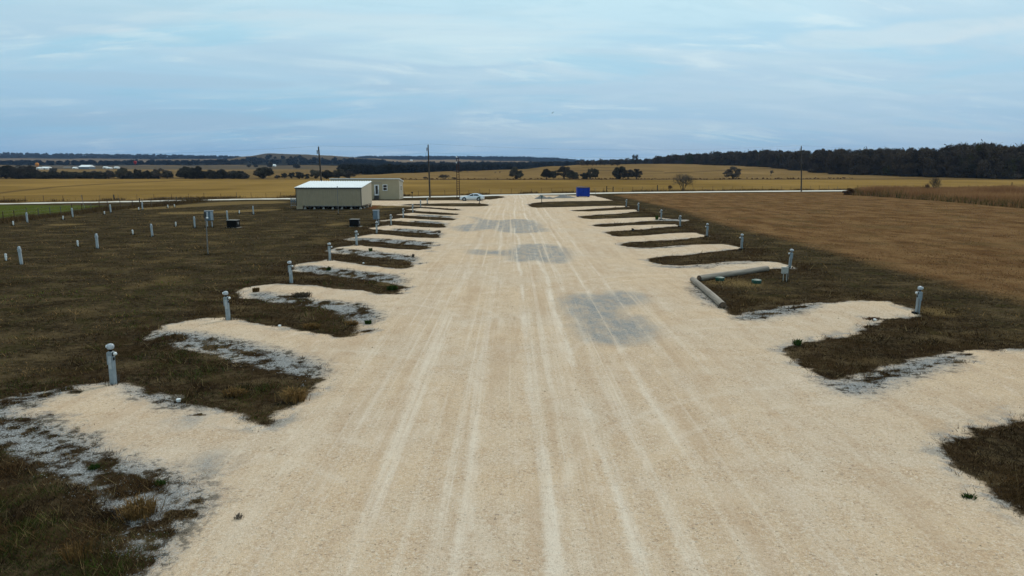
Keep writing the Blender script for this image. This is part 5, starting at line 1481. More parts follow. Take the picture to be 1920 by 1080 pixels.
# single trees of the pasture, centre and right
for a in [
    ('round', 1, 967.5, 0, 313.2, 25, 398, 'round dark bushy tree alone on the pasture, left of the clump above the container'),
    ('round', 2, 1025, 0, 317, 24, 398, 'dense dark tree at the left end of the clump above the container'),
    ('round', 3, 1037.5, 0, 320, 13, 396, 'small dense dark tree tucked beside the left end of the clump'),
    ('spread', 4, 1058, 0, 312, 32, 404, 'grey thin-leaved spreading tree in the middle of the clump above the container'),
    ('low', 5, 1075, 0, 321, 26, 398, 'low dark bush at the right foot of the grey spreading tree'),
    ('low', 6, 1097, 0, 324, 18, 396, 'low dark leaning bush left of the two slim dark trees'),
    ('round', 7, 1107, 0, 315.5, 15, 398, 'slim dark tree, left one of a pair with a gap to the field below'),
    ('round', 8, 1116.5, 0, 316.5, 16, 399, 'slim dark tree, right one of a pair with a gap to the field below'),
    ('round', 9, 1163, 0, 312.5, 27, 398, 'big dark dense tree above the right end of the pasture clump'),
    ('spread', 10, 1178, 0, 318, 28, 394, 'greyish bush filling the middle of the right-hand clump'),
    ('spread', 11, 1194, 0, 316.5, 23, 396, 'grey twiggy tree at the right end of the right-hand clump'),
    ('spread', 12, 1374.5, 0, 312.5, 33, 398, 'round half-bare tree alone on the right pasture'),
    ('bare', 13, 1446, 0, 318.5, 10, 440, 'tiny pale bare tree on the right pasture near the dark wood'),
    ('spread', 14, 1091, 0, 300.5, 13, 700, 'first grey tree from the left in the row along the hill crest'),
    ('spread', 15, 1101, 0, 300.2, 13, 700, 'second grey tree from the left in the row along the hill crest'),
    ('spread', 16, 1111, 0, 299.5, 14, 700, 'third grey tree from the left in the row along the hill crest'),
    ('bare', 17, 1118, 0, 300.8, 9, 700, 'thin bare tree on the crest beside the third grey one'),
    ('bare', 18, 1125, 0, 297, 11, 705, 'paler taller tree standing up from the crest row'),
    ('bare', 19, 1133, 0, 301.5, 8, 700, 'short thin bare tree on the crest right of the paler one'),
    ('spread', 20, 1147, 0, 298.5, 13, 700, 'dark-trunked tree on the crest with a thin upright top'),
    ('spread', 21, 1158, 0, 299.5, 13, 700, 'last tree of the crest row, above the big dark dense tree'),
    ('bare', 22, 1173, 0, 295.5, 12, 780, 'bare rounded tree on the skyline left of the gnarled one'),
    ('mistle', 23, 1191.5, 0, 289.5, 15, 785, 'gnarled bare tree with dark clumps high on the skyline'),
    ('shrub', 24, 797.5, 0, 331, 10, 396, 'small bare bush on the golden slope left of the utility pole'),
    ('shrub', 25, 832.5, 0, 326.5, 22, 396, 'broad bare bush on the golden slope left of the ladder mast'),
    ('shrub', 26, 851, 0, 332, 13, 396, 'low brown scrub on the golden slope right behind the ladder mast'),
    ('spread', 27, 856, 0, 319.5, 13, 560, 'thin dark tree on the slope directly behind the ladder mast'),
    ('bare', 28, 864, 0, 320.5, 8, 560, 'small dark tree on the slope just right of the ladder mast'),
    ('bare', 29, 877, 0, 322.5, 6, 560, 'tiny bare tree on the slope, first right of the ladder mast'),
    ('bare', 30, 893.5, 0, 321.2, 8, 560, 'small reddish bare tree on the slope, second right of the ladder mast'),
    ('bare', 31, 928, 0, 322, 6, 520, 'tiny bare tree on the slope, left one of a spaced pair'),
    ('bare', 32, 937, 0, 321.5, 6, 520, 'tiny bare tree on the slope, right one of a spaced pair'),
    ('bare', 33, 1154, 0, 325, 6, 440, 'faint bare sapling under the crest row'),
    ('multi', 34, 1280.5, 357.4, 324.6, 42, None, 'bare many-stemmed fan-shaped tree beside the white road'),
    ('shrub', 35, 1255.5, 357.8, 347.0, 9, None, 'small reddish shrub at the roadside left of the fan-shaped tree'),
    ('multi', 36, 1752, 361.0, 331.5, 20, None, 'pale bare bush rising out of the tall red grass'),
    ('shrub', 37, 1738, 362.0, 343.5, 10, None, 'small brown scrub left of the pale bush in the tall grass'),
    ('low', 38, 1592, 365.4, 352.8, 24, None, 'low brown clump at the left tip of the tall red grass'),
    ]:
    o = plant(*a)
    if a[1] in (36, 38, 35, 37):
        for ch in o.children:
            if ch.name.startswith('crown'):
                me = ch.data.copy(); me.materials[0] = M['weed'] if a[1] != 36 else M['twigpale']; ch.data = me
# the line of trees at the far edge of the left field
for (px, pt, w_, kd, lab) in [
    (10, 310.5, 36, 'round', 'dark tree at the photo\'s left edge beyond the golden field'), (34, 310, 30, 'spread', 'grey-green bushy tree, second from left beyond the golden field'),
    (56, 310.5, 32, 'spread', 'grey tree left of the white farm roofs'), (80, 324, 24, 'low', 'low scrubby bush under the white farm roofs'),
    (112, 325, 24, 'low', 'low dark scrub in line below the round dark bush'), (150, 323.5, 26, 'low', 'low scrubby tree below the big white barn'),
    (180, 320, 26, 'spread', 'thin grey tree right of the big white barn'), (203, 319, 24, 'spread', 'thin grey tree left of the dark round pair'),
    (229, 314.5, 27, 'round', 'dark round-headed tree below and left of the red balloon'), (258, 317.5, 18, 'round', 'small dark tree directly below the red balloon'),
    (276, 319.5, 14, 'round', 'little round dark tree right of the red balloon'), (297, 315.5, 24, 'spread', 'grey half-bare tree between the little round one and the next dark pair'),
    (312, 319, 20, 'spread', 'shorter grey tree leaning on the left of the tall dark pair'), (346, 312.5, 30, 'round', 'tall dark tree, left of the joined pair at the field edge'),
    (368, 312, 26, 'round', 'tall dark tree, right of the joined pair at the field edge'), (393, 318.5, 24, 'low', 'broad low dark tree right of the joined tall pair'),
    (416, 317.5, 26, 'round', 'dark rounded tree midway along the dense part of the field edge'), (438, 320, 24, 'low', 'last low dark tree of the dense part of the field edge'),
    (458, 324, 18, 'spread', 'thin grey scrub in the gap left of the big dark oak'), (492.5, 313.5, 42, 'round', 'biggest dark oak-like tree standing apart at the field edge'),
    (520, 328, 12, 'spread', 'small grey bush first right of the big dark tree'), (532, 324.5, 12, 'round', 'small upright bush second right of the big dark tree'),
    (546.5, 323.5, 14, 'round', 'small dark tree left of the leaning utility pole'), (561, 322.5, 20, 'round', 'dark round tree nearest left of the shed roof'),
    (576, 326, 14, 'low', 'low bush between round dark tree and leaning pole'), (591, 318.5, 24, 'round', 'dark tree just left of the leaning utility pole'),
    (612, 319, 24, 'round', 'dark tree just right of the leaning utility pole'), (634, 317, 30, 'round', 'broad dark tree above the shed\'s white roof'), (655, 320, 22, 'spread', 'greyish tree at the right end of the row, above the office roof')]:
    plant(kd, 1 + (int(px) * 7) % 9 + {'round': 0, 'spread': 40, 'low': 80}[kd], px, 0, pt, w_, 404 + (px * 13 % 17), lab, 'trees along the far edge of the golden field')
for a in [('low', 5, 99, 0, 314.2, 14, 760, 'very dark round bush between the farm roofs'), ('round', 3, 507, 0, 302.5, 11, 1150, 'lone dark tree on the plain below the round hill'), ('round', 2, 556, 0, 307.2, 14, 1050, 'dark tree on the plain right below the round hill'),
          ('round', 7, 467, 0, 308, 8, 1200, 'small dark tree at the left of the loose row below the round hill'), ('round', 8, 480, 0, 308, 9, 1200, 'small dark tree, middle of the loose row below the round hill')]:
    plant(*a)

# woods that read as one mass: many baked trees per object
def wood(name, lab, places, mat, protos, thin=1.0):
    vs = []
    for (x, y, h, wd, k) in places:
        crown = tree_proto(*protos[k % len(protos)])[2]
        n = len(crown) // 3
        keep = rng.random(n) < thin
        c = crown.reshape(-1, 3, 3)[keep]
        a = rng.uniform(0, 2 * math.pi)
        ca, sa = math.cos(a), math.sin(a)
        z = float(terrain(np.array([x]), np.array([y]))[0])
        if thin < 0.5:                       # fewer but larger sprays where the wood is far away
            m_ = c.mean(1, keepdims=True); c = m_ + (c - m_) * (1 / math.sqrt(thin)) * 0.9
        c = c.reshape(-1, 3)
        vs.append(np.stack([x + (c[:, 0] * ca - c[:, 1] * sa) * wd, y + (c[:, 0] * sa + c[:, 1] * ca) * wd, z + c[:, 2] * h], 1))
    v = np.concatenate(vs)
    o = bpy.data.objects.new(name, np_mesh(name, v, np.arange(len(v)).reshape(-1, 3), mat))
    return tag(link(o), lab, kind='stuff')
WP = [('spread', 51), ('spread', 52), ('round', 53), ('low', 54), ('bare', 55)]
pl = []
rw = random.Random(9)
pxw = 1236.0
rows = 4
for row in range(rows):
    pxw = 1228.0
    while pxw < 2150:
        yb = np.interp(pxw, [1228, 1300, 1400, 1560, 1700, 1900, 2150], [905, 850, 700, 480, 420, 380, 374]) * (1 + 0.085 * row) + rw.uniform(-6, 8) + 3
        h = np.interp(pxw, [1228, 1300, 1400, 1560, 1700, 1900, 2150], [9.0, 12.5, 14.5, 15, 15.5, 18, 18]) * rw.uniform(0.78, 1.12)
        wd = h * rw.uniform(0.75, 1.05)
        pl.append((P(pxw, 320, yb)[0], yb, h, wd, rw.randrange(4)))
        if row > 0 and rw.random() < 0.55:
            pl.append((P(pxw, 320, yb)[0] + rw.uniform(-4, 4), yb + 2, h * rw.uniform(0.98, 1.08), wd * 1.1, 4))
        if row < 2:
            pl.append((P(pxw, 320, yb)[0] + rw.uniform(-3, 3), yb - rw.uniform(0, 4), h * 0.45, wd * 0.9, 3))
        pxw += wd * F / yb * rw.uniform(0.42, 0.62)
print('right wood', len(pl))
wood('woodland', 'dark leafless wood along the right-hand skyline', pl, M['wood_far'], WP, 0.36)
def scatter_wood(name, lab, n, pxr, yr, hr, mat, thin, cond=None, seed=1):
    r_ = random.Random(seed); pl = []
    while len(pl) < n:
        px = r_.uniform(*pxr); y = yr[0] * (yr[1] / yr[0]) ** r_.random()
        if cond and not cond(px, y):
            continue
        h = r_.uniform(*hr)
        pl.append((P(px, 320, y)[0], y, h, h * r_.uniform(1.0, 1.7), r_.randrange(4)))
    wood(name, lab, pl, mat, WP, thin)
def crest_y(px):
    return np.interp(px, [640, 700, 760, 860, 960, 1040, 1100], [515, 520, 540, 600, 640, 700, 740])
scatter_wood('valley_wood', 'dark wooded valley behind the golden slope in the middle', 1000, (638, 1085), (560, 2150), (5.5, 8.5), M['wood_green'], 0.07, lambda px, y: y > crest_y(px) + np.interp(px, [640, 760, 900, 1085], [45, 60, 220, 560]), 4)
scatter_wood('tree_belt', 'dark belt of trees across the plain at the left', 620, (-350, 720), (1620, 2080), (7, 11), M['wood_green'], 0.04, None, 5)
scatter_wood('ridge_wood', 'blue-dark wooded ridge on the left skyline', 900, (-350, 470), (3300, 4250), (9, 14), M['wood_green'], 0.03, None, 6)
scatter_wood('distant_wood', 'blue-dark wooded ridge on the middle skyline', 1000, (650, 1095), (4100, 5500), (10, 16), M['wood_green'], 0.03, None, 7)
scatter_wood('skyline_wood', 'thin dark line of trees along the crest skyline', 150, (1085, 1262), (1080, 1250), (6, 8.5), M['wood_far'], 0.08, None, 8)
scatter_wood('hedgerow', 'tangled low hedge under the trees at the far edge of the left field', 190, (-200, 470), (405, 426), (2.6, 4.6), M['oak'], 0.16, None, 10)
scatter_wood('scrub', 'low brown scrub along the far edge of the middle field', 420, (640, 1600), (387, 399), (0.25, 0.7), M['weed'], 0.03, None, 12)

# ---------------------------------------------------------------- far farm buildings, balloons, bird
def barn(px, pb, pt, wpx, Y, dep, wall, roofm, lab, ridge=True, name='farm_building'):
    x = P(px, 315, Y)[0]; z = float(terrain(np.array([x]), np.array([float(Y)]))[0])
    zt = P(px, pt, Y)[1] - z; zb = max(-1, P(px, pb, Y)[1] - z - 0.5)
    w2 = wpx * Y / F / 2
    o = empty(name, (x, Y, z)); tag(o, lab, 'building', 'farm buildings far beyond the golden field')
    he = zb + (zt - zb) * 0.5
    MB().box(-w2, w2, 0, dep, zb, he).build('wall', wall, o)
    if ridge:
        MB().add([(-w2 - .3, -.4, he + .02), (w2 + .3, -.4, he + .02), (w2 + .3, dep / 2, zt), (-w2 - .3, dep / 2, zt), (-w2 - .3, dep + .4, he + .02), (w2 + .3, dep + .4, he + .02)], [(0, 1, 2, 3), (3, 2, 5, 4), (0, 3, 4), (1, 5, 2), (1, 0, 4, 5)]).build('roof', roofm, o)
    else:
        MB().box(-w2 - .3, w2 + .3, -.3, dep + .3, he + .02, zt).build('roof', roofm, o)
    MB().box(-w2 * 0.3, w2 * 0.3, -0.08, -0.01, zb, zb + (he - zb) * 0.75).build('door', M['cabinet'], o)
wr = M['roofmetal']
for a in [(157, 316, 309.2, 19, 900, 14, M['cabinet'], wr, 'large white-roofed barn with blue-grey front on the far plain'), (146, 316, 310.5, 12, 905, 10, M['trim'], M['trim'], 'dark low shed joined to the left of the large white-roofed barn'),
          (82, 316.8, 312.6, 14, 900, 10, M['white'], wr, 'long low white building under the orange balloon'), (71, 316.8, 313.2, 7, 890, 7, M['white'], wr, 'smaller white building touching the left of the long low one'),
          (138.5, 315.9, 313.0, 6, 890, 6, M['white'], wr, 'little pale building left of the large barn'), (196, 315, 312.2, 7, 920, 6, M['white'], wr, 'small white farm building right of the large barn'),
          (203, 316, 313.4, 7, 915, 6, M['white'], wr, 'low white trailer-like building, middle of the three right of the barn'), (217, 315.3, 312.3, 7, 925, 6, M['white'], wr, 'small white building nearest the red balloon'),
          (124, 314.5, 312.8, 12, 960, 6, M['concrete'], M['concrete'], 'faint grey low building between the two white groups'), (35, 314.2, 312.8, 11, 960, 6, M['concrete'], M['concrete'], 'faint grey low building nearest the photo\'s left edge'),
          (747, 313.8, 308.2, 11, 1500, 14, M['white'], M['white'], 'white square building among the valley trees'), (705.5, 312.5, 309.5, 6, 1500, 9, M['white'], wr, 'small white roof among the valley trees, left of the square white one'),
          (513.5, 312.0, 308.0, 4, 1300, 8, M['white'], wr, 'tiny white house below the round hill'), (771, 301.5, 299.5, 4, 3000, 14, M['white'], wr, 'tiny white house on the far tan field')]:
    barn(*a)
def balloon(px, py, r_px, Y, mat, lab):
    x, z = P(px, py, Y)
    r = r_px * Y / F
    o = empty('balloon', (x, Y, z)); tag(o, lab, 'balloon', 'balloons low over the far plain')
    MB().lathe([(r * 0.18, -1.25 * r), (r * 0.45, -0.95 * r), (r * 0.82, -0.4 * r), (r, 0.1 * r), (r * 0.9, 0.55 * r), (r * 0.55, 0.9 * r), (r * 0.1, 1.02 * r)], 20).build('envelope', mat, o, True)
    MB().box(-r * 0.14, r * 0.14, -r * 0.14, r * 0.14, -1.85 * r, -1.6 * r).build('basket', M['greywood'], o)
    for sx in (-1, 1):
        MB().tube((sx * r * 0.12, 0, -1.6 * r), (sx * r * 0.17, 0, -1.24 * r), r * 0.02, n=4).build('cable', M['wire'], o)
balloon(69.5, 308.6, 3.4, 860, M['orange'], 'orange balloon low over the white farm buildings')
balloon(253.5, 304.6, 3.0, 860, M['redcloth'], 'red balloon low over the far plain')
x, z = P(1036, 212, 120.0)
s = 0.13
tag(MB().add([(0, 0, 0.02), (-0.10, -0.06, 0.02), (-0.34, 0.02, -0.16), (-0.12, 0.10, 0.03), (0.06, -0.03, 0.05), (0.22, 0.02, 0.30), (0.05, 0.12, 0.06), (0, 0.30, 0.0), (0, -0.2, 0.0), (0, 0.04, -0.06), (0, 0.05, 0.09)],
    [(9, 1, 2, 3), (1, 10, 3, 2), (9, 6, 5, 4), (10, 4, 5, 6), (9, 3, 7), (7, 6, 9), (10, 7, 3), (10, 6, 7), (8, 1, 9), (8, 9, 4), (8, 10, 1), (8, 4, 10)]).build('bird', M['feather'], None, False, (x, 120.0, z)), 'small dark bird gliding high over the lane', 'bird')
x = P(1802, 300, 640)[0]
o = empty('radio_mast', (x, 640, 0)); zt = P(1802, 270.3, 640)[1]
tag(o, 'thin radio mast rising above the dark wood at the right', 'mast')
MB().pipe([(0, 0, 5), (0, 0, zt)], [0.22, 0.12], 6).build('shaft', M['galv'], o)
MB().box(-0.35, 0.35, -0.2, 0.2, zt - 1.5, zt - 0.1).build('antenna', M['galv'], o)

# ---------------------------------------------------------------- grass, weeds and loose stone
def blades(x, y, z, h, wd, lean, rng):
    n = len(x)
    a = rng.uniform(0, 2 * math.pi, n)
    ca, sa = np.cos(a) * wd * 0.5, np.sin(a) * wd * 0.5
    b = rng.uniform(0, 2 * math.pi, n); L_ = lean * rng.uniform(0.2, 1.0, n) * h
    v = np.stack([np.stack([x - ca, y - sa, z - 0.01], 1), np.stack([x + ca, y + sa, z - 0.01], 1), np.stack([x + L_ * np.cos(b), y + L_ * np.sin(b), z + h], 1)], 1)
    return v.reshape(-1, 3)
def spread_points(n, y0, y1, umax, rng):
    q = rng.random(n)
    y = 1.0 / (1.0 / y0 + q * (1.0 / y1 - 1.0 / y0))
    x = rng.uniform(-umax, umax, n) * (y + 3.0)
    return x, y
def make_stuff(name, lab, v, tint, mat):
    me = np_mesh(name, v, np.arange(len(v)).reshape(-1, 3), mat)
    colour_attr(me, 'tint', np.concatenate([np.repeat(tint, 3, 0), np.ones((len(tint) * 3, 1))], 1))
    tag(link(bpy.data.objects.new(name, me)), lab, kind='stuff')
def mixc(t, a, b):
    return np.array(a)[None, :] * (1 - t[:, None]) + np.array(b)[None, :] * t[:, None]

x, y = spread_points(900000, 7.5, 120, 0.95, rng)
Mk = masks(x, y)
far_ok = (np.interp(x, RC[:, 0], RC[:, 1]) - y) > 4
turf = (Mk['gravel'] < -0.16 + 0.55 * rng.random(len(x)) ** 3) & (Mk['brown'] + (fbm(x * 0.5, y * 0.5, 171, 3) - 0.5) * 5 < 1.6 * rng.random(len(x)) - 0.8) & far_ok
thin = vnoise(x * 1.7, y * 1.7, 5)
turf &= rng.random(len(x)) < 0.35 + 0.65 * thin
x, y = x[turf], y[turf]
Mk = {k: v[turf] for k, v in Mk.items()}
z = relief(x, y, Mk)
big, mid, sm = fbm(x * 0.12, y * 0.12, 50, 3), fbm(x * 0.55, y * 0.55, 60, 3), rng.random(len(x))
edge_d = np.clip(-Mk['gravel'], 0, 2)
t_ = np.clip(sm * 0.8 + (mid - 0.5) * 1.3, 0, 1)
tint = mixc(t_, (0.020, 0.0145, 0.008), (0.085, 0.060, 0.031))
olive = 0.6 * sstep(fbm(x * 0.4, y * 0.4, 71, 3), 0.50, 0.62) * (sm > 0.35)
tint = tint * (1 - 0.7 * olive[:, None]) + np.array([[0.042, 0.044, 0.013]]) * 0.7 * olive[:, None]
straw = (sstep(fbm(x * 0.7, y * 0.7, 81, 3), 0.56, 0.68) * 0.85 + 0.10) * (rng.random(len(x)) > 0.5)
tint = tint * (1 - straw[:, None]) + np.array([[0.17, 0.115, 0.052]]) * straw[:, None]
isl_green = (x < -4) & (y < 40) & (mid > 0.52) & (rng.random(len(x)) < 0.35)
tint[isl_green] = np.array([0.040, 0.062, 0.012]) * rng.uniform(0.6, 1.4, isl_green.sum())[:, None]
bigv = 0.55 + 0.9 * sstep(fbm(x * 0.33, y * 0.55, 93, 4), 0.34, 0.66)
tint *= bigv[:, None] * np.where(edge_d < 1.9, 1.0, 1.3)[:, None]
rt = (edge_d < 2) & (y < 125) & ((x > 6) | (rng.random(len(x)) < 0.5))
tint[rt] *= np.array([[0.62, 0.48, 0.40]])
tuf = fbm(x * 1.5, y * 1.5, 111, 3)
isl = edge_d < 1.9
rust = isl & (fbm(x * 0.9, y * 0.9, 121, 3) > 0.54) & (rng.random(len(x)) < 0.6)
tint[rust] = np.array([0.095, 0.050, 0.022]) * rng.uniform(0.4, 1.5, rust.sum())[:, None]
soil = isl & (fbm(x * 0.7, y * 0.9, 131, 3) > 0.52) & ~rust
tint[soil] = np.array([0.022, 0.013, 0.007]) * rng.uniform(0.5, 1.8, soil.sum())[:, None]
lush = (x < -3) & (y < 45) & (fbm(x * 0.8, y * 0.8, 141, 3) > 0.53) & isl & (rng.random(len(x)) < 0.62)
tint[lush] = np.array([0.046, 0.062, 0.013]) * rng.uniform(0.35, 1.4, lush.sum())[:, None]
stalk = rng.random(len(x)) < 0.05
tint[stalk] = np.array([0.22, 0.15, 0.07]) * rng.uniform(0.6, 1.3, stalk.sum())[:, None]
h = (0.025 + 0.05 * rng.random(len(x)) + 0.16 * sstep(tuf, 0.48, 0.68) * rng.random(len(x))) * np.clip(0.8 + y / 90, 0.8, 1.4)
h[stalk] *= 1.6
h = np.where(isl, h * 0.88, h * 0.62)
tint = np.where(isl[:, None], tint, tint * np.array([[1.35, 1.12, 0.98]]))
make_stuff('grass', 'short dull winter grass on the turf and between the pads', blades(x, y, z, h, np.maximum(0.011, y * 0.00085), 1.6, rng), tint, M['blade'])
print('grass', len(x))
fx, fy = [], []
for o_ in list(COL.objects):
    if o_.parent is None and o_.name.split('.')[0] in ('hookup_pedestal', 'capped_post', 'cleanout_pipe', 'control_box', 'electrical_cabinet', 'steel_pole', 'utility_box', 'lane_marker', 'log', 'septic_lid'):
        big_ = 0.55 if o_.name.split('.')[0] in ('utility_box', 'electrical_cabinet') else 0.20
        n_ = 34 if big_ < 0.5 else 90
        a_ = rng.uniform(0, 6.28, n_); r_ = big_ * rng.uniform(0.35, 1.3, n_)
        fx.append(o_.location.x + r_ * np.cos(a_)); fy.append(o_.location.y + r_ * np.sin(a_))
fx, fy = np.concatenate(fx), np.concatenate(fy)
fz = relief(fx, fy, masks(fx, fy))
ft = mixc(rng.random(len(fx)), (0.016, 0.011, 0.006), (0.070, 0.050, 0.022))  # dark blades added round each foot to stand in for contact shadow
make_stuff('contact_shade_blades', 'short dark blades added as contact shadow round the feet of posts and boxes', blades(fx, fy, fz, rng.uniform(0.06, 0.22, len(fx)), np.maximum(0.014, fy * 0.0009), 0.8, rng), ft, M['blade'])

x, y = spread_points(230000, 26, 190, 0.95, rng)
Mk = masks(x, y)
ok = (Mk['brown'] + (fbm(x * 0.5, y * 0.5, 171, 3) - 0.5) * 5 > 1.6 * rng.random(len(x)) - 0.8) & (Mk['tall'] < 0) & (Mk['brown'] > -2.9)
x, y = x[ok], y[ok]
z = terrain(x, y)
t_ = np.clip(rng.random(len(x)) * 0.7 + (fbm(x * 0.25, y * 0.12, 90, 3) - 0.4), 0, 1)
tint = mixc(t_, (0.120, 0.056, 0.024), (0.36, 0.215, 0.105))
make_stuff('stubble', 'reddish brown cut stubble on the right-hand field', blades(x, y, z, 0.04 + 0.06 * rng.random(len(x)), np.maximum(0.014, y * 0.0007), 2.2, rng), tint, M['blade'])

bb = TALL[:, 0].min(), min(TALL[:, 0].max(), 260), TALL[:, 1].min(), TALL[:, 1].max()
x, y = rng.uniform(bb[0], bb[1], 420000), rng.uniform(bb[2], bb[3], 420000)
ins = sdf(TALL, x, y, 3.0)
ok = (ins > -0.3 + 0.5 * rng.random(len(x))) & (x / y < 1.0)
x, y, ins = x[ok], y[ok], ins[ok]
cl_ = fbm(x * 0.16, y * 0.16, 15, 3)
h = (0.75 + 1.5 * cl_) * rng.uniform(0.7, 1.25, len(x)) * np.clip(0.45 + ins * 0.25, 0.4, 1.0)
t_ = np.clip(rng.random(len(x)) * 0.6 + (fbm(x * 0.1, y * 0.1, 25, 3) - 0.35) * 1.1, 0, 1)
tint = mixc(t_, (0.230, 0.100, 0.044), (0.500, 0.275, 0.120))
gr_ = (ins < 2.2) & (rng.random(len(x)) < 0.5)
tint[gr_] = np.array([0.110, 0.095, 0.032]) * rng.uniform(0.5, 1.3, gr_.sum())[:, None]
make_stuff('tall_grass', 'tall red-brown grass bank at the right below the dark wood', blades(x, y, terrain(x, y), h, 0.09, 0.45, rng), tint, M['blade'])

# dead weeds in the fence lines and verges
n = 26000
px = rng.uniform(-150, 2050, n)
u = (px - CX) / F
ry = np.interp(u, RC[:, 0] / RC[:, 1], RC[:, 1])
y = ry + rng.normal(6.2, 1.6, n); x = u * y
ok = (fbm(x * 0.22, np.zeros(n), 31, 3) + 0.15 * rng.random(n) > 0.50) & (np.abs(y - ry) > 3.6)
x, y = x[ok], y[ok]
va = blades(x, y, terrain(x, y), rng.uniform(0.2, 0.75, len(x)), 0.06, 0.6, rng)
ta_ = mixc(rng.random(len(x)), (0.040, 0.022, 0.012), (0.13, 0.080, 0.038))
path = np.array([G(*p) for p in [(-120, 434), (20, 414.5), (100, 405), (165, 398), (200, 393.5), (260, 389), (330, 382.5), (378, 377.5)]])
k = rng.integers(0, len(path) - 1, 15000); f = rng.random(15000)
pp = path[k] * (1 - f[:, None]) + path[k + 1] * f[:, None] + rng.normal(0, 0.9, (15000, 2))
vb = blades(pp[:, 0], pp[:, 1], terrain(pp[:, 0], pp[:, 1]), rng.uniform(0.25, 1.15, 15000) * (0.3 + 0.9 * vnoise(pp[:, 0] * 0.3, pp[:, 1] * 0.3, 4)), 0.05, 0.5, rng)
tb_ = mixc(rng.random(15000), (0.050, 0.028, 0.013), (0.17, 0.105, 0.045))
make_stuff('weeds', 'dead brown weeds along the fences and road verge', np.concatenate([va, vb]), np.concatenate([ta_, tb_]), M['blade'])

# loose stone on the pads' bare rims and the lane
x, y = spread_points(150000, 7.5, 48, 0.95, rng)
Mk = masks(x, y)
on = Mk['gravel'] > 0.03 - 0.45 * rng.random(len(x)) ** 2
pl_ = (Mk['pale'] > 0.0)
pt_ = (Mk['patch'] > 0.05)
ok = on & ((rng.random(len(x)) < 0.16) | (pl_ & (rng.random(len(x)) < 0.9)) | (pt_ & (rng.random(len(x)) < 0.5)))
x, y, pl_, pt_ = x[ok], y[ok], pl_[ok], pt_[ok]
z = relief(x, y, {k: v[ok] for k, v in Mk.items()})
s = rng.uniform(0.005, 0.014, len(x)) * np.where(pl_, 1.35, 1.0) * np.where(rng.random(len(x)) < 0.02, 2.0, 1.0) * np.clip(y / 16, 0.8, 2.0)
base6 = np.array([(1, 0, 0), (-1, 0, 0), (0, 1, 0), (0, -1, 0), (0, 0, 0.8), (0, 0, -0.5)], float)
fac8 = np.array([(0, 2, 4), (2, 1, 4), (1, 3, 4), (3, 0, 4)])
jit = rng.uniform(0.6, 1.3, (len(x), 6, 1))
a = rng.uniform(0, 6.28, len(x))
vv = base6[None] * jit
vx = vv[..., 0] * np.cos(a)[:, None] - vv[..., 1] * np.sin(a)[:, None]
vy = vv[..., 0] * np.sin(a)[:, None] + vv[..., 1] * np.cos(a)[:, None]
vv = np.stack([vx, vy, vv[..., 2]], -1) * s[:, None, None] + np.stack([x, y, z], 1)[:, None, :]
tri = vv[:, fac8].reshape(-1, 3)
sh = rng.uniform(0.55, 1.35, len(x))[:, None]
tint = np.where(pl_[:, None], np.array([[0.28, 0.277, 0.268]]) * sh, np.where(pt_[:, None], np.array([[0.31, 0.31, 0.305]]) * sh, np.array([[0.44, 0.33, 0.215]]) * sh))
make_stuff('loose_stones', 'loose crushed stone scattered on the pads and the lane', tri, np.clip(np.repeat(tint, 4, 0), 0, 0.85), M['stone'])
print('stones', len(x))

# clumps of taller grass and green weeds that stand alone
def clump(px, py, wpx, hpx, mat, lab, n=260, cat='grass clump', name='grass_clump', stiff=0.9):
    x, y, z = at(px, py)
    dist = math.hypot(y, H)
    wd, ht = wpx * dist / F, hpx * dist / F
    r_ = np.random.default_rng(int(px * 7 + py))
    bx, by = r_.normal(0, wd * 0.16, n), r_.normal(0, wd * 0.13, n)
    hh = ht * r_.uniform(0.5, 1.1, n)
    L_ = stiff * r_.uniform(0.2, 1.0, n) * wd * 0.42
    a = np.arctan2(by, bx) + r_.normal(0, 0.7, n)
    p = r_.uniform(0, 6.28, n)
    w_ = max(0.007, 0.0006 * dist)
    b0 = np.stack([bx, by, np.full(n, -0.02)], 1)
    m1 = np.stack([bx + L_ * 0.4 * np.cos(a), by + L_ * 0.4 * np.sin(a), hh * 0.75], 1)
    t1_ = np.stack([bx + L_ * np.cos(a), by + L_ * np.sin(a), hh * r_.uniform(0.55, 1.0, n)], 1)
    sd_ = np.stack([np.cos(p) * w_, np.sin(p) * w_, np.zeros(n)], 1)
    v = np.stack([b0 - sd_, b0 + sd_, m1 - sd_ * 0.7, b0 + sd_, m1 + sd_ * 0.7, m1 - sd_ * 0.7, m1 - sd_ * 0.7, m1 + sd_ * 0.7, t1_], 1).reshape(-1, 3)
    o = bpy.data.objects.new(name, np_mesh(name, v, np.arange(len(v)).reshape(-1, 3), mat))
    o.location = (x, y, z)
    tag(link(o), lab, cat)
D, Gn = M['dryclump'], M['greenleaf']
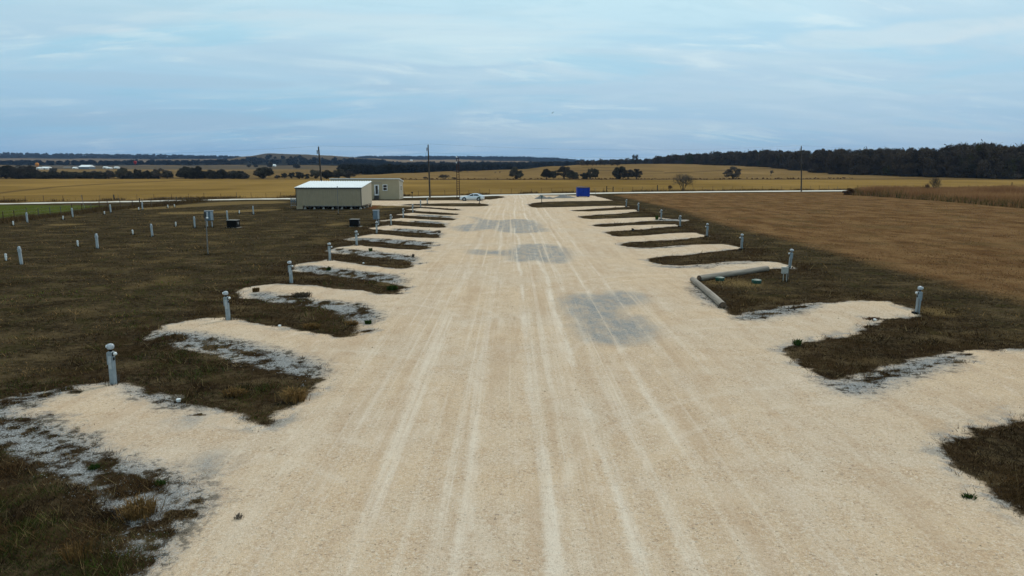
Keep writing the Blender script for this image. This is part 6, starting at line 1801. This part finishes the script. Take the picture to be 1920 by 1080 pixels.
for a in [(262, 968, 72, 34, D, 'straw-coloured grass tussock on the bare stone of the lower left rim', 420), (148, 1050, 75, 40, D, 'loose straw-coloured stalks in the dark grass at the lower left corner', 90),
          (552, 752, 52, 26, D, 'orange-brown tussock at the lane end of the nearest left grass strip', 420), (440, 742, 44, 16, D, 'dry brown tuft in the middle of the nearest left grass strip', 200), (480.5, 547, 14, 9, D, 'small rusty tuft at the outer end of the third left pad', 160), (566, 556, 40, 9, M['twigpale'], 'low wiry grey-green tuft on the third left pad', 240),
          (585, 616, 34, 11, D, 'orange-brown tuft at the edge of the second left grass strip', 260), (617, 507, 10, 9, Gn, 'small green upright weed on the fourth left pad', 40),
          (695, 471, 8, 7, Gn, 'small green weed on the fifth left pad', 60), (660, 609, 26, 9, D, 'dry tuft near the lane end of the second left grass strip', 200), (735, 543, 22, 9, Gn, 'olive tuft at the lane end of the third left grass strip', 200),
          (824, 437, 6, 6, M['twig'], 'dark little weed at the lane end of the sixth left pad', 60), (775, 482, 6, 7, M['twig'], 'dark little weed at the lane end of the fifth left pad', 60),
          (1496, 647, 18, 13, Gn, 'green weed at the lane tip of the right grass strip', 90), (1232, 411.5, 6, 9, Gn, 'dark green weed beside a right-hand pedestal', 90),
          (1817, 933, 28, 7, Gn, 'flat green weed on the gravel at the lower right', 120), (1634, 599.5, 26, 5, M['weed'], 'flat dark sprig lying on the second right pad', 60), (448, 971, 20, 8, M['twig'], 'dark withered sprig alone on the lane at lower left', 60),
          (690, 607, 16, 8, Gn, 'green tuft at the tip of the second left grass strip', 160), (216, 716, 18, 20, M['twig'], 'dark dry weed at the foot of the nearest left pedestal', 30),
          (1187, 433, 5, 6, M['twig'], 'tiny weed at the edge of the seventh right grass strip', 40), (300, 908, 24, 8, Gn, 'low green tuft on the bare stone of the lower left rim', 120), (178, 878, 24, 8, Gn, 'second low green tuft, farther out on the lower left rim', 120)]:
    clump(*a)

# ---------------------------------------------------------------- the air
hm = bpy.data.materials.new('haze_air')
hm.use_nodes = True
hn_ = NT(hm.node_tree)
pv = hn_.n('ShaderNodeVolumePrincipled')
pv.inputs['Color'].default_value = (0.40, 0.62, 1.0, 1)
pv.inputs['Density'].default_value = 0.000052
ho = hn_.n('ShaderNodeOutputMaterial')
hm.node_tree.links.new(pv.outputs[0], ho.inputs['Volume'])
hz0 = MB().box(-14200, 14200, -400, 9300, -40, 230).build('haze', hm)
tag(hz0, 'thin blue air between the camera and the far ridges', kind='stuff')
